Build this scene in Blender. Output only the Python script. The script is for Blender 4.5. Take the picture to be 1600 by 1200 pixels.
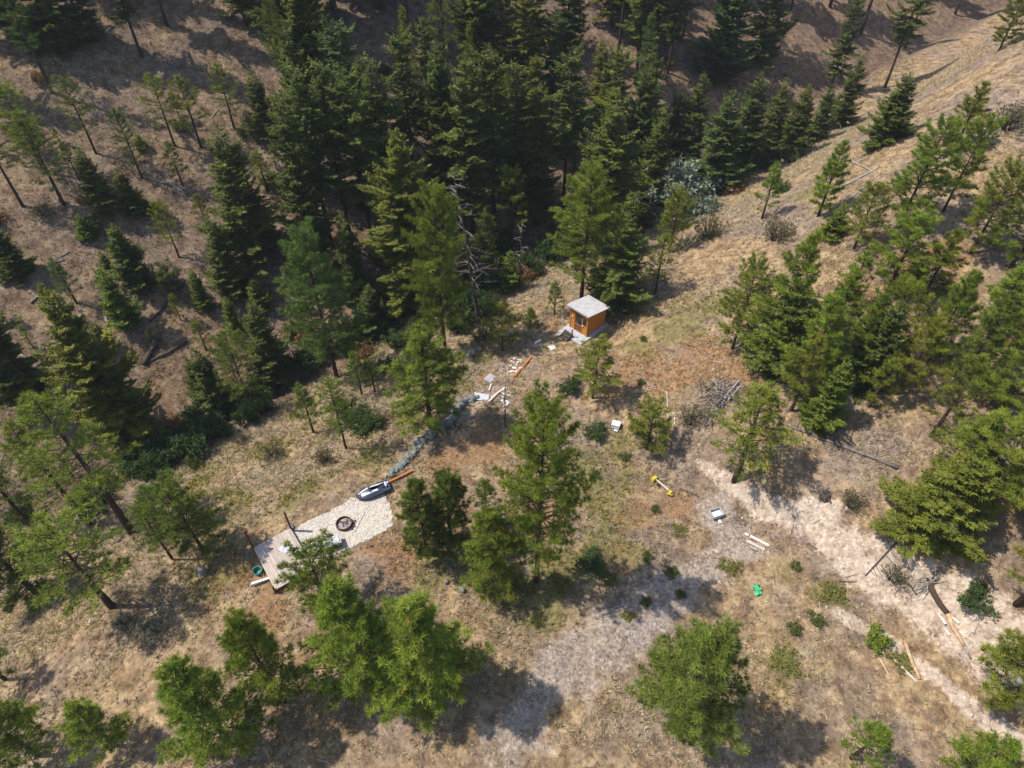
import bpy, bmesh, math, random
import numpy as np
from mathutils import Vector, Matrix, Quaternion

for o in list(bpy.data.objects):
    bpy.data.objects.remove(o, do_unlink=True)
scene = bpy.context.scene
col = scene.collection
R = math.radians

# ------------------------------------------------------------------ camera, sky, sun, exposure
CAM_H, FPX = 42.0, 1067.0                      # drone height over the terrace; focal length in photo pixels
cam_data = bpy.data.cameras.new('camera')
cam_data.sensor_width = 36.0
cam_data.lens = 36.0 * FPX / 1600.0
cam_data.clip_end = 2000.0
cam = bpy.data.objects.new('camera', cam_data)
cam.location = (0, 0, CAM_H)
cam.rotation_euler = (R(45), 0, 0)
col.objects.link(cam)
scene.camera = cam

SUN_EL, SUN_TO = R(57), Vector((-0.997, 0.07, 0))   # the sun stands to the left, a little beyond
sun_dir = Vector((SUN_TO.x * math.cos(SUN_EL), SUN_TO.y * math.cos(SUN_EL), math.sin(SUN_EL))).normalized()
world = bpy.data.worlds.new('World')
scene.world = world
world.use_nodes = True
wn = world.node_tree
sky = wn.nodes.new('ShaderNodeTexSky')
sky.sky_type = 'NISHITA'
sky.sun_disc = False
sky.sun_elevation = SUN_EL
sky.sun_rotation = math.atan2(sun_dir.x, sun_dir.y)
sky.altitude = 600
sky.dust_density = 1.5
wn.links.new(sky.outputs[0], wn.nodes['Background'].inputs[0])
wn.nodes['Background'].inputs[1].default_value = 0.15
sl = bpy.data.lights.new('sun', 'SUN')
sl.energy = 4.2
sl.angle = R(0.6)
sl.color = (1.0, 0.94, 0.85)
sun = bpy.data.objects.new('sun', sl)
sun.rotation_euler = sun_dir.to_track_quat('Z', 'Y').to_euler()
sun.location = (0, 0, 90)
col.objects.link(sun)
vs = scene.view_settings
vs.view_transform = 'Standard'
vs.look = 'None'
vs.exposure = 0.52
vs.gamma = 1.0
scene.cycles.use_denoising = True
scene.cycles.max_bounces = 4
scene.cycles.transparent_max_bounces = 4

# ------------------------------------------------------------------ noise and terrain height
def hash2(ix, iy, seed):
    h = (ix.astype(np.int64) * 374761393 + iy.astype(np.int64) * 668265263 + seed * 1274126177) & 0xFFFFFFFF
    h = ((h ^ (h >> 13)) * 1274126177) & 0xFFFFFFFF
    return ((h ^ (h >> 16)) & 0xFFFF) / 65535.0

def vnoise(x, y, seed=0):
    ix, iy = np.floor(x), np.floor(y)
    fx, fy = x - ix, y - iy
    fx, fy = fx * fx * (3 - 2 * fx), fy * fy * (3 - 2 * fy)
    a, b = hash2(ix, iy, seed), hash2(ix + 1, iy, seed)
    c, d = hash2(ix, iy + 1, seed), hash2(ix + 1, iy + 1, seed)
    return (a + (b - a) * fx) * (1 - fy) + (c + (d - c) * fx) * fy

def fbm(x, y, seed=0, octs=4):
    v, a, f = 0.0, 0.5, 1.0
    for k in range(octs):
        v = v + a * vnoise(x * f, y * f, seed + 17 * k)
        a, f = a * 0.5, f * 2.03
    return v

def sstep(a, b, x):
    t = np.clip((x - a) / (b - a), 0, 1)
    return t * t * (3 - 2 * t)

def softplus(x, k=2.0):
    return k * np.log1p(np.exp(np.clip(x / k, -40, 40)))

def gully(x, y):
    """signed distance from the gully bed (positive on the terrace side) and the distance along it"""
    dx, dy = x + 2.0, y - 60.0
    d = 0.643 * dx - 0.766 * dy
    s = 0.766 * dx + 0.643 * dy
    d = d + 3.4 + 3.0 * (vnoise(s * 0.045, s * 0.0 + 3.3, 5) - 0.5)
    return d, s

def bank(x, y):
    eb = 0.707 * (x - 14) + 0.707 * (y - 31)
    t = 0.707 * (x - 14) - 0.707 * (y - 31)
    return eb + 1.2 * (vnoise(t * 0.25, t * 0 + 1.1, 8) - 0.5), t

FLATS = [(-11.5, 27.6, 4.6, 2.5, 0.0), (7.6, 49.6, 2.6, 3.0, 0.0)]   # x, y, inner radius, fade, height

def height(x, y, fine=True):
    x = np.asarray(x, float); y = np.asarray(y, float)
    d, s = gully(x, y)
    near = -0.27 * softplus(17.0 - d, 1.6) * (1 - sstep(0, 4, -d)) - 1.9 * (1 - sstep(-2.5, 3.5, d)) - 4.2 * sstep(0, 4, -d)
    far = 0.50 * softplus(-d - 3.0, 2.0)
    far = 70 * np.tanh(far / 70)
    z = near + far + 0.04 * np.clip(s, -60, 120) * (1 - sstep(2, 15, d))
    e = 0.80 * (x - 13) + 0.60 * (y - 33)
    hill = 0.36 * softplus(e, 3.0) * sstep(5, 34, d)
    z = z + 70 * np.tanh(hill / 70)
    eb, t = bank(x, y)
    z = z + 2.0 * sstep(-0.3, 3.2, eb) * sstep(-9, 1, t) * (1 - sstep(20, 60, eb))
    z = z + 0.55 * (vnoise(t * 1.3, eb * 0.35, 14) - 0.5) * np.exp(-((eb - 1.2) / 1.8) ** 2) * sstep(-2, 2, t)      # rills in the cut bank
    # the ground falls away to the lower left
    z = z - 0.20 * softplus(-(x + 20) * 0.85 - (y - 26) * 0.3, 2.5) * sstep(0, 10, d)
    z = z + 2.2 * (fbm(x * 0.06, y * 0.06, 3, 3) - 0.44) * (sstep(4, 40, np.abs(d - 24)) * 0.7 + 0.1)
    if fine:
        z = z + 0.55 * (fbm(x * 0.45, y * 0.45, 11, 3) - 0.44) * (0.35 + 0.65 * sstep(0, 8, np.abs(d - 26) - 6))
        z = z + 0.16 * (fbm(x * 1.7, y * 1.7, 21, 2) - 0.37)
    for fx, fy, r0, fd, fz in FLATS:
        w = 1 - sstep(r0, r0 + fd, np.hypot(x - fx, y - fy))
        z = z * (1 - w) + fz * w
    return z

def hz(x, y):
    return float(height(x, y))

def ray(px, py):
    u, v = (px - 800) / FPX, (py - 600) / FPX
    return np.array([u, 0.70710678 * (1 - v), -0.70710678 * (1 + v)])

def ground_at(px, py):
    """where the ground seen at a photo pixel lies"""
    r = ray(px, py)
    ts = np.arange(22, 260, 0.25)
    z = CAM_H + r[2] * ts - height(r[0] * ts, r[1] * ts)
    k = int(np.argmax(z < 0))
    t0, t1 = ts[max(k - 1, 0)], ts[k]
    for _ in range(14):
        tm = 0.5 * (t0 + t1)
        if CAM_H + r[2] * tm - hz(r[0] * tm, r[1] * tm) < 0: t1 = tm
        else: t0 = tm
    x, y = r[0] * t1, r[1] * t1
    return Vector((x, y, hz(x, y)))

def on_level(px, py, z):
    r = ray(px, py)
    t = (z - CAM_H) / r[2]
    return Vector((r[0] * t, r[1] * t, z))

def top_height(p, ty):
    v = (ty - 600) / FPX
    return CAM_H - p.y * (1 + v) / (1 - v) - p.z

def to_pixel(x, y, z):
    f = 0.70710678 * (y - (z - CAM_H)); dn = -0.70710678 * (y + (z - CAM_H))
    return 800 + FPX * x / f, 600 + FPX * dn / f

# ------------------------------------------------------------------ mesh building
class MB:
    """collects boxes, tubes and triangles; build() links them as one mesh object"""
    def __init__(self):
        self.v, self.f, self.c, self.n = [], [], [], 0
    def add(self, v, f, c=None):
        v = np.asarray(v, np.float32).reshape(-1, 3)
        self.v.append(v)
        self.f += [tuple(int(i) + self.n for i in q) for q in f]
        c = (1, 1, 1) if c is None else c
        self.c.append(np.broadcast_to(np.asarray(c, np.float32), (len(v), 3)))
        self.n += len(v)
        return self
    def box(self, c, s, rz=0.0, tilt=(0, 0), bev=0.0, colr=None):
        x, y, z = s[0] / 2, s[1] / 2, s[2] / 2
        M = Matrix.Translation(c) @ Matrix.Rotation(rz, 4, 'Z') @ Matrix.Rotation(tilt[0], 4, 'X') @ Matrix.Rotation(tilt[1], 4, 'Y')
        if bev <= 0:
            p = [(-x, -y, -z), (x, -y, -z), (x, y, -z), (-x, y, -z), (-x, -y, z), (x, -y, z), (x, y, z), (-x, y, z)]
            f = [(0, 3, 2, 1), (4, 5, 6, 7), (0, 1, 5, 4), (1, 2, 6, 5), (2, 3, 7, 6), (3, 0, 4, 7)]
        else:
            b = bev; p = []
            for zz, k in ((-z, b), (-z + b, 0), (z - b, 0), (z, b)):
                p += [(-x + k, -y + k, zz), (x - k, -y + k, zz), (x - k, y - k, zz), (-x + k, y - k, zz)]
            f = [(3, 2, 1, 0), (12, 13, 14, 15)]
            for L in range(3):
                for i in range(4):
                    j = (i + 1) % 4
                    f.append((4 * L + i, 4 * L + j, 4 * L + 4 + j, 4 * L + 4 + i))
        return self.add([M @ Vector(q) for q in p], f, colr)
    def tube(self, pts, rad, sides=6, colr=None, cap=True):
        pts = [Vector(p) for p in pts]
        if not hasattr(rad, '__len__'): rad = [rad] * len(pts)
        vs_, f = [], []
        for i, p in enumerate(pts):
            t = (pts[min(i + 1, len(pts) - 1)] - pts[max(i - 1, 0)]).normalized()
            a = t.cross(Vector((0, 0, 1)) if abs(t.z) < 0.9 else Vector((1, 0, 0))).normalized()
            b = t.cross(a)
            for k in range(sides):
                w = 2 * math.pi * k / sides
                vs_.append(p + (a * math.cos(w) + b * math.sin(w)) * rad[i])
        for i in range(len(pts) - 1):
            for k in range(sides):
                q = (k + 1) % sides
                f.append((i * sides + k, (i + 1) * sides + k, (i + 1) * sides + q, i * sides + q))
        if cap:
            f.append(tuple(range(sides)))
            f.append(tuple(range(len(pts) * sides - 1, (len(pts) - 1) * sides - 1, -1)))
        return self.add(vs_, f, colr)
    def build(self, name, m, parent=None, smooth=False):
        me = bpy.data.meshes.new(name)
        me.from_pydata(np.concatenate(self.v).tolist(), [], self.f)
        at = me.color_attributes.new('col', 'FLOAT_COLOR', 'POINT')
        c = np.concatenate(self.c)
        at.data.foreach_set('color', np.concatenate([c, np.ones((len(c), 1), np.float32)], 1).ravel())
        me.materials.append(m)
        if smooth: me.polygons.foreach_set('use_smooth', [True] * len(me.polygons))
        me.update()
        return link(name, me, parent)

def link(name, me, parent=None):
    o = bpy.data.objects.new(name, me)
    col.objects.link(o)
    if parent is not None: o.parent = parent
    return o

def fast_mesh(name, V, F, C=None, m=None, smooth=False):
    """V (n,3), F (k,3 or 4), C (n,3)"""
    V = np.ascontiguousarray(V, np.float32); F = np.ascontiguousarray(F, np.int32)
    k, w = F.shape
    me = bpy.data.meshes.new(name)
    me.vertices.add(len(V)); me.vertices.foreach_set('co', V.ravel())
    me.loops.add(k * w); me.loops.foreach_set('vertex_index', F.ravel())
    me.polygons.add(k)
    me.polygons.foreach_set('loop_start', np.arange(0, k * w, w, dtype=np.int32))
    me.polygons.foreach_set('loop_total', np.full(k, w, np.int32))
    if smooth: me.polygons.foreach_set('use_smooth', np.ones(k, bool))
    me.update(calc_edges=True)
    if C is not None:
        at = me.color_attributes.new('col', 'FLOAT_COLOR', 'POINT')
        at.data.foreach_set('color', np.concatenate([C, np.ones((len(C), 1))], 1).astype(np.float32).ravel())
    if m: me.materials.append(m)
    return me

def tag(o, label=None, cat=None, group=None, kind=None):
    if label: o['label'] = label
    if cat: o['category'] = cat
    if group: o['group'] = group
    if kind: o['kind'] = kind
    return o

def thing(name, loc, label, cat, rz=0.0, group=None):
    o = bpy.data.objects.new(name, None)
    o.empty_display_size = 0.3
    col.objects.link(o)
    o.location = loc
    o.rotation_euler = (0, 0, rz)
    return tag(o, label, cat, group)

# ------------------------------------------------------------------ materials
def nt(name, rough=0.9, spec=0.2):
    m = bpy.data.materials.new(name)
    m.use_nodes = True
    n = m.node_tree.nodes
    b = n['Principled BSDF']
    b.inputs['Roughness'].default_value = rough
    b.inputs['Specular IOR Level'].default_value = spec
    return m, m.node_tree, b

def N(t, kind, **kw):
    n = t.nodes.new(kind)
    for k, v in kw.items():
        if k in n.inputs: n.inputs[k].default_value = v
        else: setattr(n, k, v)
    return n

def ramp(t, fac, stops):
    r = t.nodes.new('ShaderNodeValToRGB')
    e = r.color_ramp.elements
    while len(e) < len(stops): e.new(0.5)
    for el, (p, c) in zip(e, stops):
        el.position = p
        el.color = (*c, 1) if len(c) == 3 else c
    t.links.new(fac, r.inputs[0])
    return r.outputs[0]

def mixc(t, fac, a, b, mode='MIX'):
    m = t.nodes.new('ShaderNodeMix'); m.data_type = 'RGBA'; m.blend_type = mode
    for s, v in ((m.inputs[0], fac), (m.inputs[6], a), (m.inputs[7], b)):
        if hasattr(v, 'links') or isinstance(v, bpy.types.NodeSocket): t.links.new(v, s)
        elif isinstance(v, (int, float)): s.default_value = v
        else: s.default_value = (*v, 1)
    return m.outputs[2]

def coords(t, kind='Object'):
    return t.nodes.new('ShaderNodeTexCoord').outputs[kind]

def noise(t, vec, scale, detail=4, rough=0.6, out='Fac'):
    n = N(t, 'ShaderNodeTexNoise', Scale=scale, Detail=detail, Roughness=rough)
    t.links.new(vec, n.inputs['Vector'])
    return n.outputs[out]

def bump(t, b, h, strength=0.4, dist=0.05):
    k = N(t, 'ShaderNodeBump', Strength=strength, Distance=dist)
    t.links.new(h, k.inputs['Height'])
    t.links.new(k.outputs[0], b.inputs['Normal'])

def mat_noisy(name, c0, c1, scale=6, rough=0.85, spec=0.2, stretch=None, bstr=0.3, metal=0.0, vcol=False):
    m, t, b = nt(name, rough, spec)
    v = coords(t)
    if stretch:
        mp = N(t, 'ShaderNodeMapping'); mp.inputs['Scale'].default_value = stretch
        t.links.new(v, mp.inputs[0]); v = mp.outputs[0]
    f = noise(t, v, scale, 5, 0.65)
    c = ramp(t, f, [(0.3, c0), (0.7, c1)])
    if vcol:
        a = N(t, 'ShaderNodeAttribute', attribute_name='col')
        c = mixc(t, 1.0, c, a.outputs['Color'], 'MULTIPLY')
    t.links.new(c, b.inputs['Base Color'])
    b.inputs['Metallic'].default_value = metal
    if bstr: bump(t, b, f, bstr, 0.02)
    return m

def mat_leaf(name, trans=0.28, rough=0.6, tint_by_object=True):
    m, t, b = nt(name, rough, 0.25)
    a = N(t, 'ShaderNodeAttribute', attribute_name='col').outputs['Color']
    if tint_by_object:
        oi = N(t, 'ShaderNodeObjectInfo')
        a = mixc(t, 1.0, a, oi.outputs['Color'], 'MULTIPLY')
    t.links.new(a, b.inputs['Base Color'])
    tr = N(t, 'ShaderNodeBsdfTranslucent')
    t.links.new(mixc(t, 1.0, a, (1.15, 1.2, 0.55), 'MULTIPLY'), tr.inputs['Color'])
    mx = N(t, 'ShaderNodeMixShader'); mx.inputs[0].default_value = trans
    t.links.new(b.outputs[0], mx.inputs[1]); t.links.new(tr.outputs[0], mx.inputs[2])
    t.links.new(mx.outputs[0], t.nodes['Material Output'].inputs[0])
    return m

M = {}
M['needle'] = mat_leaf('pine_needles', 0.25)
M['leaf'] = mat_leaf('leaves', 0.3)
M['grass'] = mat_leaf('dry_grass_blades', 0.15, 0.8, False)
M['bark'] = mat_noisy('bark', (0.035, 0.024, 0.018), (0.10, 0.065, 0.045), 5, 0.95, 0.1, (3, 3, 0.6), 0.8)
M['deadwood'] = mat_noisy('weathered_dead_wood', (0.16, 0.135, 0.115), (0.38, 0.34, 0.30), 7, 0.9, 0.15, None, 0.5, vcol=True)
M['darkwood'] = mat_noisy('charred_old_wood', (0.035, 0.028, 0.024), (0.12, 0.095, 0.08), 7, 0.95, 0.1, None, 0.5)
M['stone'] = mat_noisy('grey_green_stone', (0.075, 0.080, 0.080), (0.29, 0.295, 0.28), 4, 0.9, 0.2, None, 0.6, vcol=True)
# ------------------------------------------------------------------ ground sheet
def seg_dist(x, y, pts):
    best = np.full(np.shape(x), 1e9)
    for (ax, ay), (bx, by) in zip(pts[:-1], pts[1:]):
        dx, dy = bx - ax, by - ay
        t = np.clip(((x - ax) * dx + (y - ay) * dy) / (dx * dx + dy * dy), 0, 1)
        best = np.minimum(best, np.hypot(x - ax - t * dx, y - ay - t * dy))
    return best

def world_line(pix):
    return [tuple(ground_at(px, py)[:2]) for px, py in pix]

ROAD = world_line([(800, 1160), (900, 1030), (990, 960), (1080, 905), (1150, 850), (1125, 800)])
ROAD2 = world_line([(1080, 905), (1190, 900), (1240, 960), (1280, 1080)])
RUBBLE = world_line([(730, 640), (775, 600), (800, 560), (830, 540)])
TRAIL = world_line([(200, 775), (330, 690), (430, 625)])
GREEN = [(900, 740, 4.0), (960, 770, 3.2), (980, 700, 2.5), (1060, 510, 4.0), (1110, 480, 3.5), (1150, 470, 2.5), (1000, 540, 2.2), (1240, 1000, 2.0), (1290, 930, 1.4), (850, 960, 2.5),
         (900, 880, 3.0), (940, 860, 2.4), (880, 910, 2.5), (1230, 1045, 2.5), (560, 660, 3.0), (760, 555, 1.5), (800, 930, 2.2), (1000, 870, 1.6), (1060, 900, 1.3), (670, 910, 2.0), (1130, 830, 1.2), (1140, 890, 1.2),
         (600, 540, 2.0), (700, 880, 2.5), (480, 640, 2.0), (330, 900, 2.5), (350, 850, 2.0), (420, 700, 2.6), (330, 740, 2.4), (500, 760, 2.2), (570, 560, 2.0), (370, 780, 2.2), (640, 640, 2.0), (450, 790, 1.8), (580, 720, 2.0), (300, 770, 2.0), (1000, 660, 2.0), (1210, 240, 3.0), (1260, 300, 3.0), (1010, 430, 2.5), (720, 600, 1.5), (1180, 800, 1.0), (1160, 870, 1.2), (1220, 900, 1.2), (1310, 940, 1.2)]
GREENW = [(*ground_at(a, b)[:2], r) for a, b, r in GREEN]
ORANGE = [(1000, 580, 4.5), (940, 560, 2.5), (1080, 560, 3.5), (970, 870, 1.6), (700, 720, 3.0), (760, 700, 2.5), (620, 870, 3.0), (700, 800, 3.0), (420, 960, 3.0), (370, 900, 3.0), (520, 1000, 3), (800, 545, 2.0), (860, 505, 1.6),
          (1450, 420, 4), (1540, 800, 3.0), (1500, 400, 3), (700, 790, 2), (1000, 800, 2), (1060, 790, 1.8), (760, 840, 3), (830, 800, 3), (760, 590, 1.5), (1180, 580, 2.5)]
ORANGEW = [(*ground_at(a, b)[:2], r) for a, b, r in ORANGE]

def blobs(x, y, lst, seed):
    m = np.zeros(np.shape(x))
    w = 1.6 * (fbm(x * 0.5, y * 0.5, seed, 3) - 0.44)
    for cx, cy, r in lst:
        m = np.maximum(m, 1 - sstep(0.35, 1.15, np.hypot(x - cx, y - cy) / r + w))
    return m

def masks(x, y):
    d, s = gully(x, y)
    eb, t = bank(x, y)
    wob = 1.5 * (fbm(x * 0.4, y * 0.4, 31, 3) - 0.44)
    gravel = 1 - sstep(0.8, 2.9, seg_dist(x, y, ROAD) + 2.4 * wob)
    gravel = np.maximum(gravel, 0.6 * (1 - sstep(0.4, 1.9, seg_dist(x, y, ROAD2) + 2 * wob)))
    width = np.interp(t, [-4, 0, 6, 14, 26], [0.1, 0.8, 1.5, 2.8, 4.0])
    sand = np.clip(1.0 - 0.5 * np.abs(eb - 1.1 - 0.5 * wob) / np.maximum(width * 0.50, 0.05) + 0.35 * wob, 0, 1) * sstep(-3, 0, t) * (1 - sstep(26, 32, t))
    sand = np.maximum(sand, 0.8 * (1 - sstep(0.3, 0.95, np.abs(eb + 2.6 + 0.5 * wob) / 0.9)) * sstep(11, 12.5, t))
    rub = 0.9 * (1 - sstep(0.5, 2.0, seg_dist(x, y, RUBBLE) + 2.2 * wob))
    gravel = np.maximum(gravel, rub * 0.8)
    gravel = np.maximum(gravel, 0.7 * (1 - sstep(0.2, 0.9, seg_dist(x, y, TRAIL) + wob)))
    green = blobs(x, y, GREENW, 41) * (1 - 0.6 * gravel)
    orange = blobs(x, y, ORANGEW, 43)
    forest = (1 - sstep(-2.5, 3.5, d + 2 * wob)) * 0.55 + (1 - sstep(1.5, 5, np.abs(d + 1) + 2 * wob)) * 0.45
    return gravel, sand, green, orange, forest

def axis(lo, a, b, hi, step, far=4.0):
    return np.concatenate([np.arange(lo, a, far), np.arange(a, b, step), np.arange(b, hi + far, far)])

gx = axis(-180, -66, 66, 180, 0.36)
gy = axis(-60, 6, 102, 260, 0.36)
X, Y = np.meshgrid(gx, gy)
Z = height(X, Y)
V = np.stack([X, Y, Z], -1).reshape(-1, 3)
nx, ny = len(gx), len(gy)
ii = np.arange(nx * ny).reshape(ny, nx)
F = np.stack([ii[:-1, :-1], ii[:-1, 1:], ii[1:, 1:], ii[1:, :-1]], -1).reshape(-1, 4)
g_me = fast_mesh('ground', V, F, smooth=True)
gr, sa, gn, og, fo = [a.ravel() for a in masks(X, Y)]
at = g_me.color_attributes.new('zone', 'FLOAT_COLOR', 'POINT')
at.data.foreach_set('color', np.stack([gr, sa, gn, og], -1).astype(np.float32).ravel())
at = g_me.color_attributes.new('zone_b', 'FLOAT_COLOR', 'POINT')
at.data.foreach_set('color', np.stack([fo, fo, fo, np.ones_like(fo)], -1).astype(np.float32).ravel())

def ground_material():
    m, t, b = nt('dry_hillside_ground', 0.97, 0.1)
    L = t.links.new
    co = coords(t)
    za = N(t, 'ShaderNodeAttribute', attribute_name='zone')
    sp = N(t, 'ShaderNodeSeparateColor'); L(za.outputs['Color'], sp.inputs[0])
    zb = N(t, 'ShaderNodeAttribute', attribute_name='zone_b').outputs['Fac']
    big = noise(t, co, 0.16, 5, 0.6)
    mid = noise(t, co, 0.9, 6, 0.68)
    fin = noise(t, co, 5.0, 5, 0.72)
    vo = N(t, 'ShaderNodeTexVoronoi', Scale=7.0); L(co, vo.inputs['Vector'])
    straw = ramp(t, mid, [(0.30, (0.120, 0.078, 0.044)), (0.46, (0.255, 0.172, 0.096)), (0.6, (0.41, 0.295, 0.165)), (0.75, (0.32, 0.22, 0.135))])
    mauve = ramp(t, mid, [(0.3, (0.125, 0.090, 0.068)), (0.5, (0.245, 0.182, 0.135)), (0.72, (0.36, 0.278, 0.212))])
    base = mixc(t, ramp(t, big, [(0.42, (0, 0, 0)), (0.6, (1, 1, 1))]), straw, mauve)
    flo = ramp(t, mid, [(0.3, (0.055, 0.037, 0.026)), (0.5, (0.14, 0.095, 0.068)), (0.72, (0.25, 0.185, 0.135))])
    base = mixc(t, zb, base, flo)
    ora = ramp(t, fin, [(0.3, (0.15, 0.075, 0.038)), (0.55, (0.31, 0.175, 0.085)), (0.75, (0.40, 0.27, 0.15))])
    def broken(mask, amount, gain=2.2):
        s1 = N(t, 'ShaderNodeMath', operation='ADD'); L(mid, s1.inputs[0]); L(fin, s1.inputs[1])
        s2 = N(t, 'ShaderNodeMath', operation='MULTIPLY_ADD'); L(s1.outputs[0], s2.inputs[0]); s2.inputs[1].default_value = 1.6; s2.inputs[2].default_value = -2.35
        s3 = N(t, 'ShaderNodeMath', operation='ADD'); L(mask, s3.inputs[0]); L(s2.outputs[0], s3.inputs[1])
        s4 = N(t, 'ShaderNodeMath', operation='MULTIPLY_ADD', use_clamp=True); L(s3.outputs[0], s4.inputs[0]); s4.inputs[1].default_value = gain; s4.inputs[2].default_value = 0.35
        s5 = N(t, 'ShaderNodeMath', operation='MULTIPLY'); L(s4.outputs[0], s5.inputs[0]); L(mask, s5.inputs[1])
        s6 = N(t, 'ShaderNodeMath', operation='MULTIPLY', use_clamp=True); L(s5.outputs[0], s6.inputs[0]); s6.inputs[1].default_value = amount
        return s6
    of = broken(za.outputs['Alpha'], 0.75)
    base = mixc(t, of.outputs[0], base, ora)
    grn = ramp(t, mid, [(0.3, (0.10, 0.10, 0.035)), (0.5, (0.17, 0.155, 0.055)), (0.7, (0.27, 0.21, 0.09))])
    gf = broken(sp.outputs[2], 0.8)
    base = mixc(t, gf.outputs[0], base, grn)
    gra = ramp(t, fin, [(0.3, (0.21, 0.165, 0.135)), (0.5, (0.35, 0.29, 0.245)), (0.68, (0.50, 0.44, 0.385))])
    gg = broken(sp.outputs[0], 0.8, 2.6)
    base = mixc(t, gg.outputs[0], base, gra)
    san = ramp(t, mid, [(0.3, (0.35, 0.26, 0.19)), (0.5, (0.51, 0.40, 0.31)), (0.7, (0.61, 0.51, 0.42))])
    sn = N(t, 'ShaderNodeMath', operation='MULTIPLY_ADD'); L(fin, sn.inputs[0]); sn.inputs[1].default_value = 1.0; L(sp.outputs[1], sn.inputs[2])
    sn2 = N(t, 'ShaderNodeMath', operation='MULTIPLY_ADD'); L(mid, sn2.inputs[0]); sn2.inputs[1].default_value = 0.7; L(sn.outputs[0], sn2.inputs[2])
    sg = N(t, 'ShaderNodeMath', operation='MULTIPLY_ADD', use_clamp=True); L(sn2.outputs[0], sg.inputs[0]); sg.inputs[1].default_value = 5.0; sg.inputs[2].default_value = -6.15
    base = mixc(t, sg.outputs[0], base, san)
    # litter: pale and dark flecks
    spk = N(t, 'ShaderNodeTexVoronoi', Scale=5.5); L(co, spk.inputs['Vector'])
    fl = ramp(t, spk.outputs['Color'], [(0.0, (0.50, 0.46, 0.44)), (0.35, (0.85, 0.85, 0.85)), (0.7, (1.0, 1.0, 1.0)), (1.0, (1.45, 1.4, 1.32))])
    base = mixc(t, 0.8, base, fl, 'MULTIPLY')
    pat = ramp(t, noise(t, co, 2.3, 6, 0.75), [(0.32, (0.58, 0.55, 0.53)), (0.5, (1.0, 1.0, 1.0)), (0.7, (1.3, 1.28, 1.22))])
    base = mixc(t, 0.8, base, pat, 'MULTIPLY')
    L(base, b.inputs['Base Color'])
    ad = N(t, 'ShaderNodeMath', operation='ADD'); L(mid, ad.inputs[0]); L(fin, ad.inputs[1])
    bump(t, b, ad.outputs[0], 0.9, 0.16)
    return m
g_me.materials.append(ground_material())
tag(link('ground', g_me), 'dry grassy hillside with a shaded gully and a pale sandy cut bank', 'ground', kind='structure')

# ------------------------------------------------------------------ blades (needles, grass)
rs = np.random.RandomState(7)
def unit(a):
    return a / np.maximum(np.linalg.norm(a, axis=-1, keepdims=True), 1e-9)

def blades(pos, dr, ln, n, bias, width, colr, rng, inset=0.12):
    """n pointed blades round each position, leaning to its direction"""
    K = len(pos)
    p = np.repeat(pos, n, 0); d0 = np.repeat(dr, n, 0); L = np.repeat(ln, n) * rng.uniform(0.65, 1.1, K * n)
    d = unit(d0 * bias + unit(rng.normal(size=(K * n, 3))))
    sd = unit(np.cross(d, rng.normal(size=(K * n, 3)))) * (width * rng.uniform(0.7, 1.3, (K * n, 1)) * 0.5)
    b = p + d * (L * inset)[:, None]
    tip = p + d * L[:, None]
    V = np.stack([b - sd, b + sd, tip], 1).reshape(-1, 3)
    F = np.arange(K * n * 3).reshape(-1, 3)
    C = np.repeat(np.repeat(colr, n, 0) * rng.uniform(0.82, 1.18, (K * n, 1)), 3, 0)
    return V, F, C
# ------------------------------------------------------------------ conifers
def finish_tree(wood, V, F, C, leafmat, name):
    w = bpy.data.meshes.new(name + '_trunk')
    w.from_pydata(np.concatenate(wood.v).tolist(), [], wood.f)
    w.materials.append(M['bark'])
    w.polygons.foreach_set('use_smooth', [True] * len(w.polygons))
    w.update()
    return w, fast_mesh(name + '_crown', V, F, C, leafmat)

def trunk_points(rng, H, lean=0.012, n=9):
    ph = rng.uniform(0, 6.28, 2)
    return [Vector((math.sin(ph[0] + k / n * 4) * lean * H * (k / n), math.cos(ph[1] + k / n * 3.3) * lean * H * (k / n), H * k / (n - 1))) for k in range(n)]

def along(pts, z, H):
    f = max(0, min(0.9999, z / H)) * (len(pts) - 1)
    i = int(f)
    return pts[i].lerp(pts[i + 1], f - i)

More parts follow.
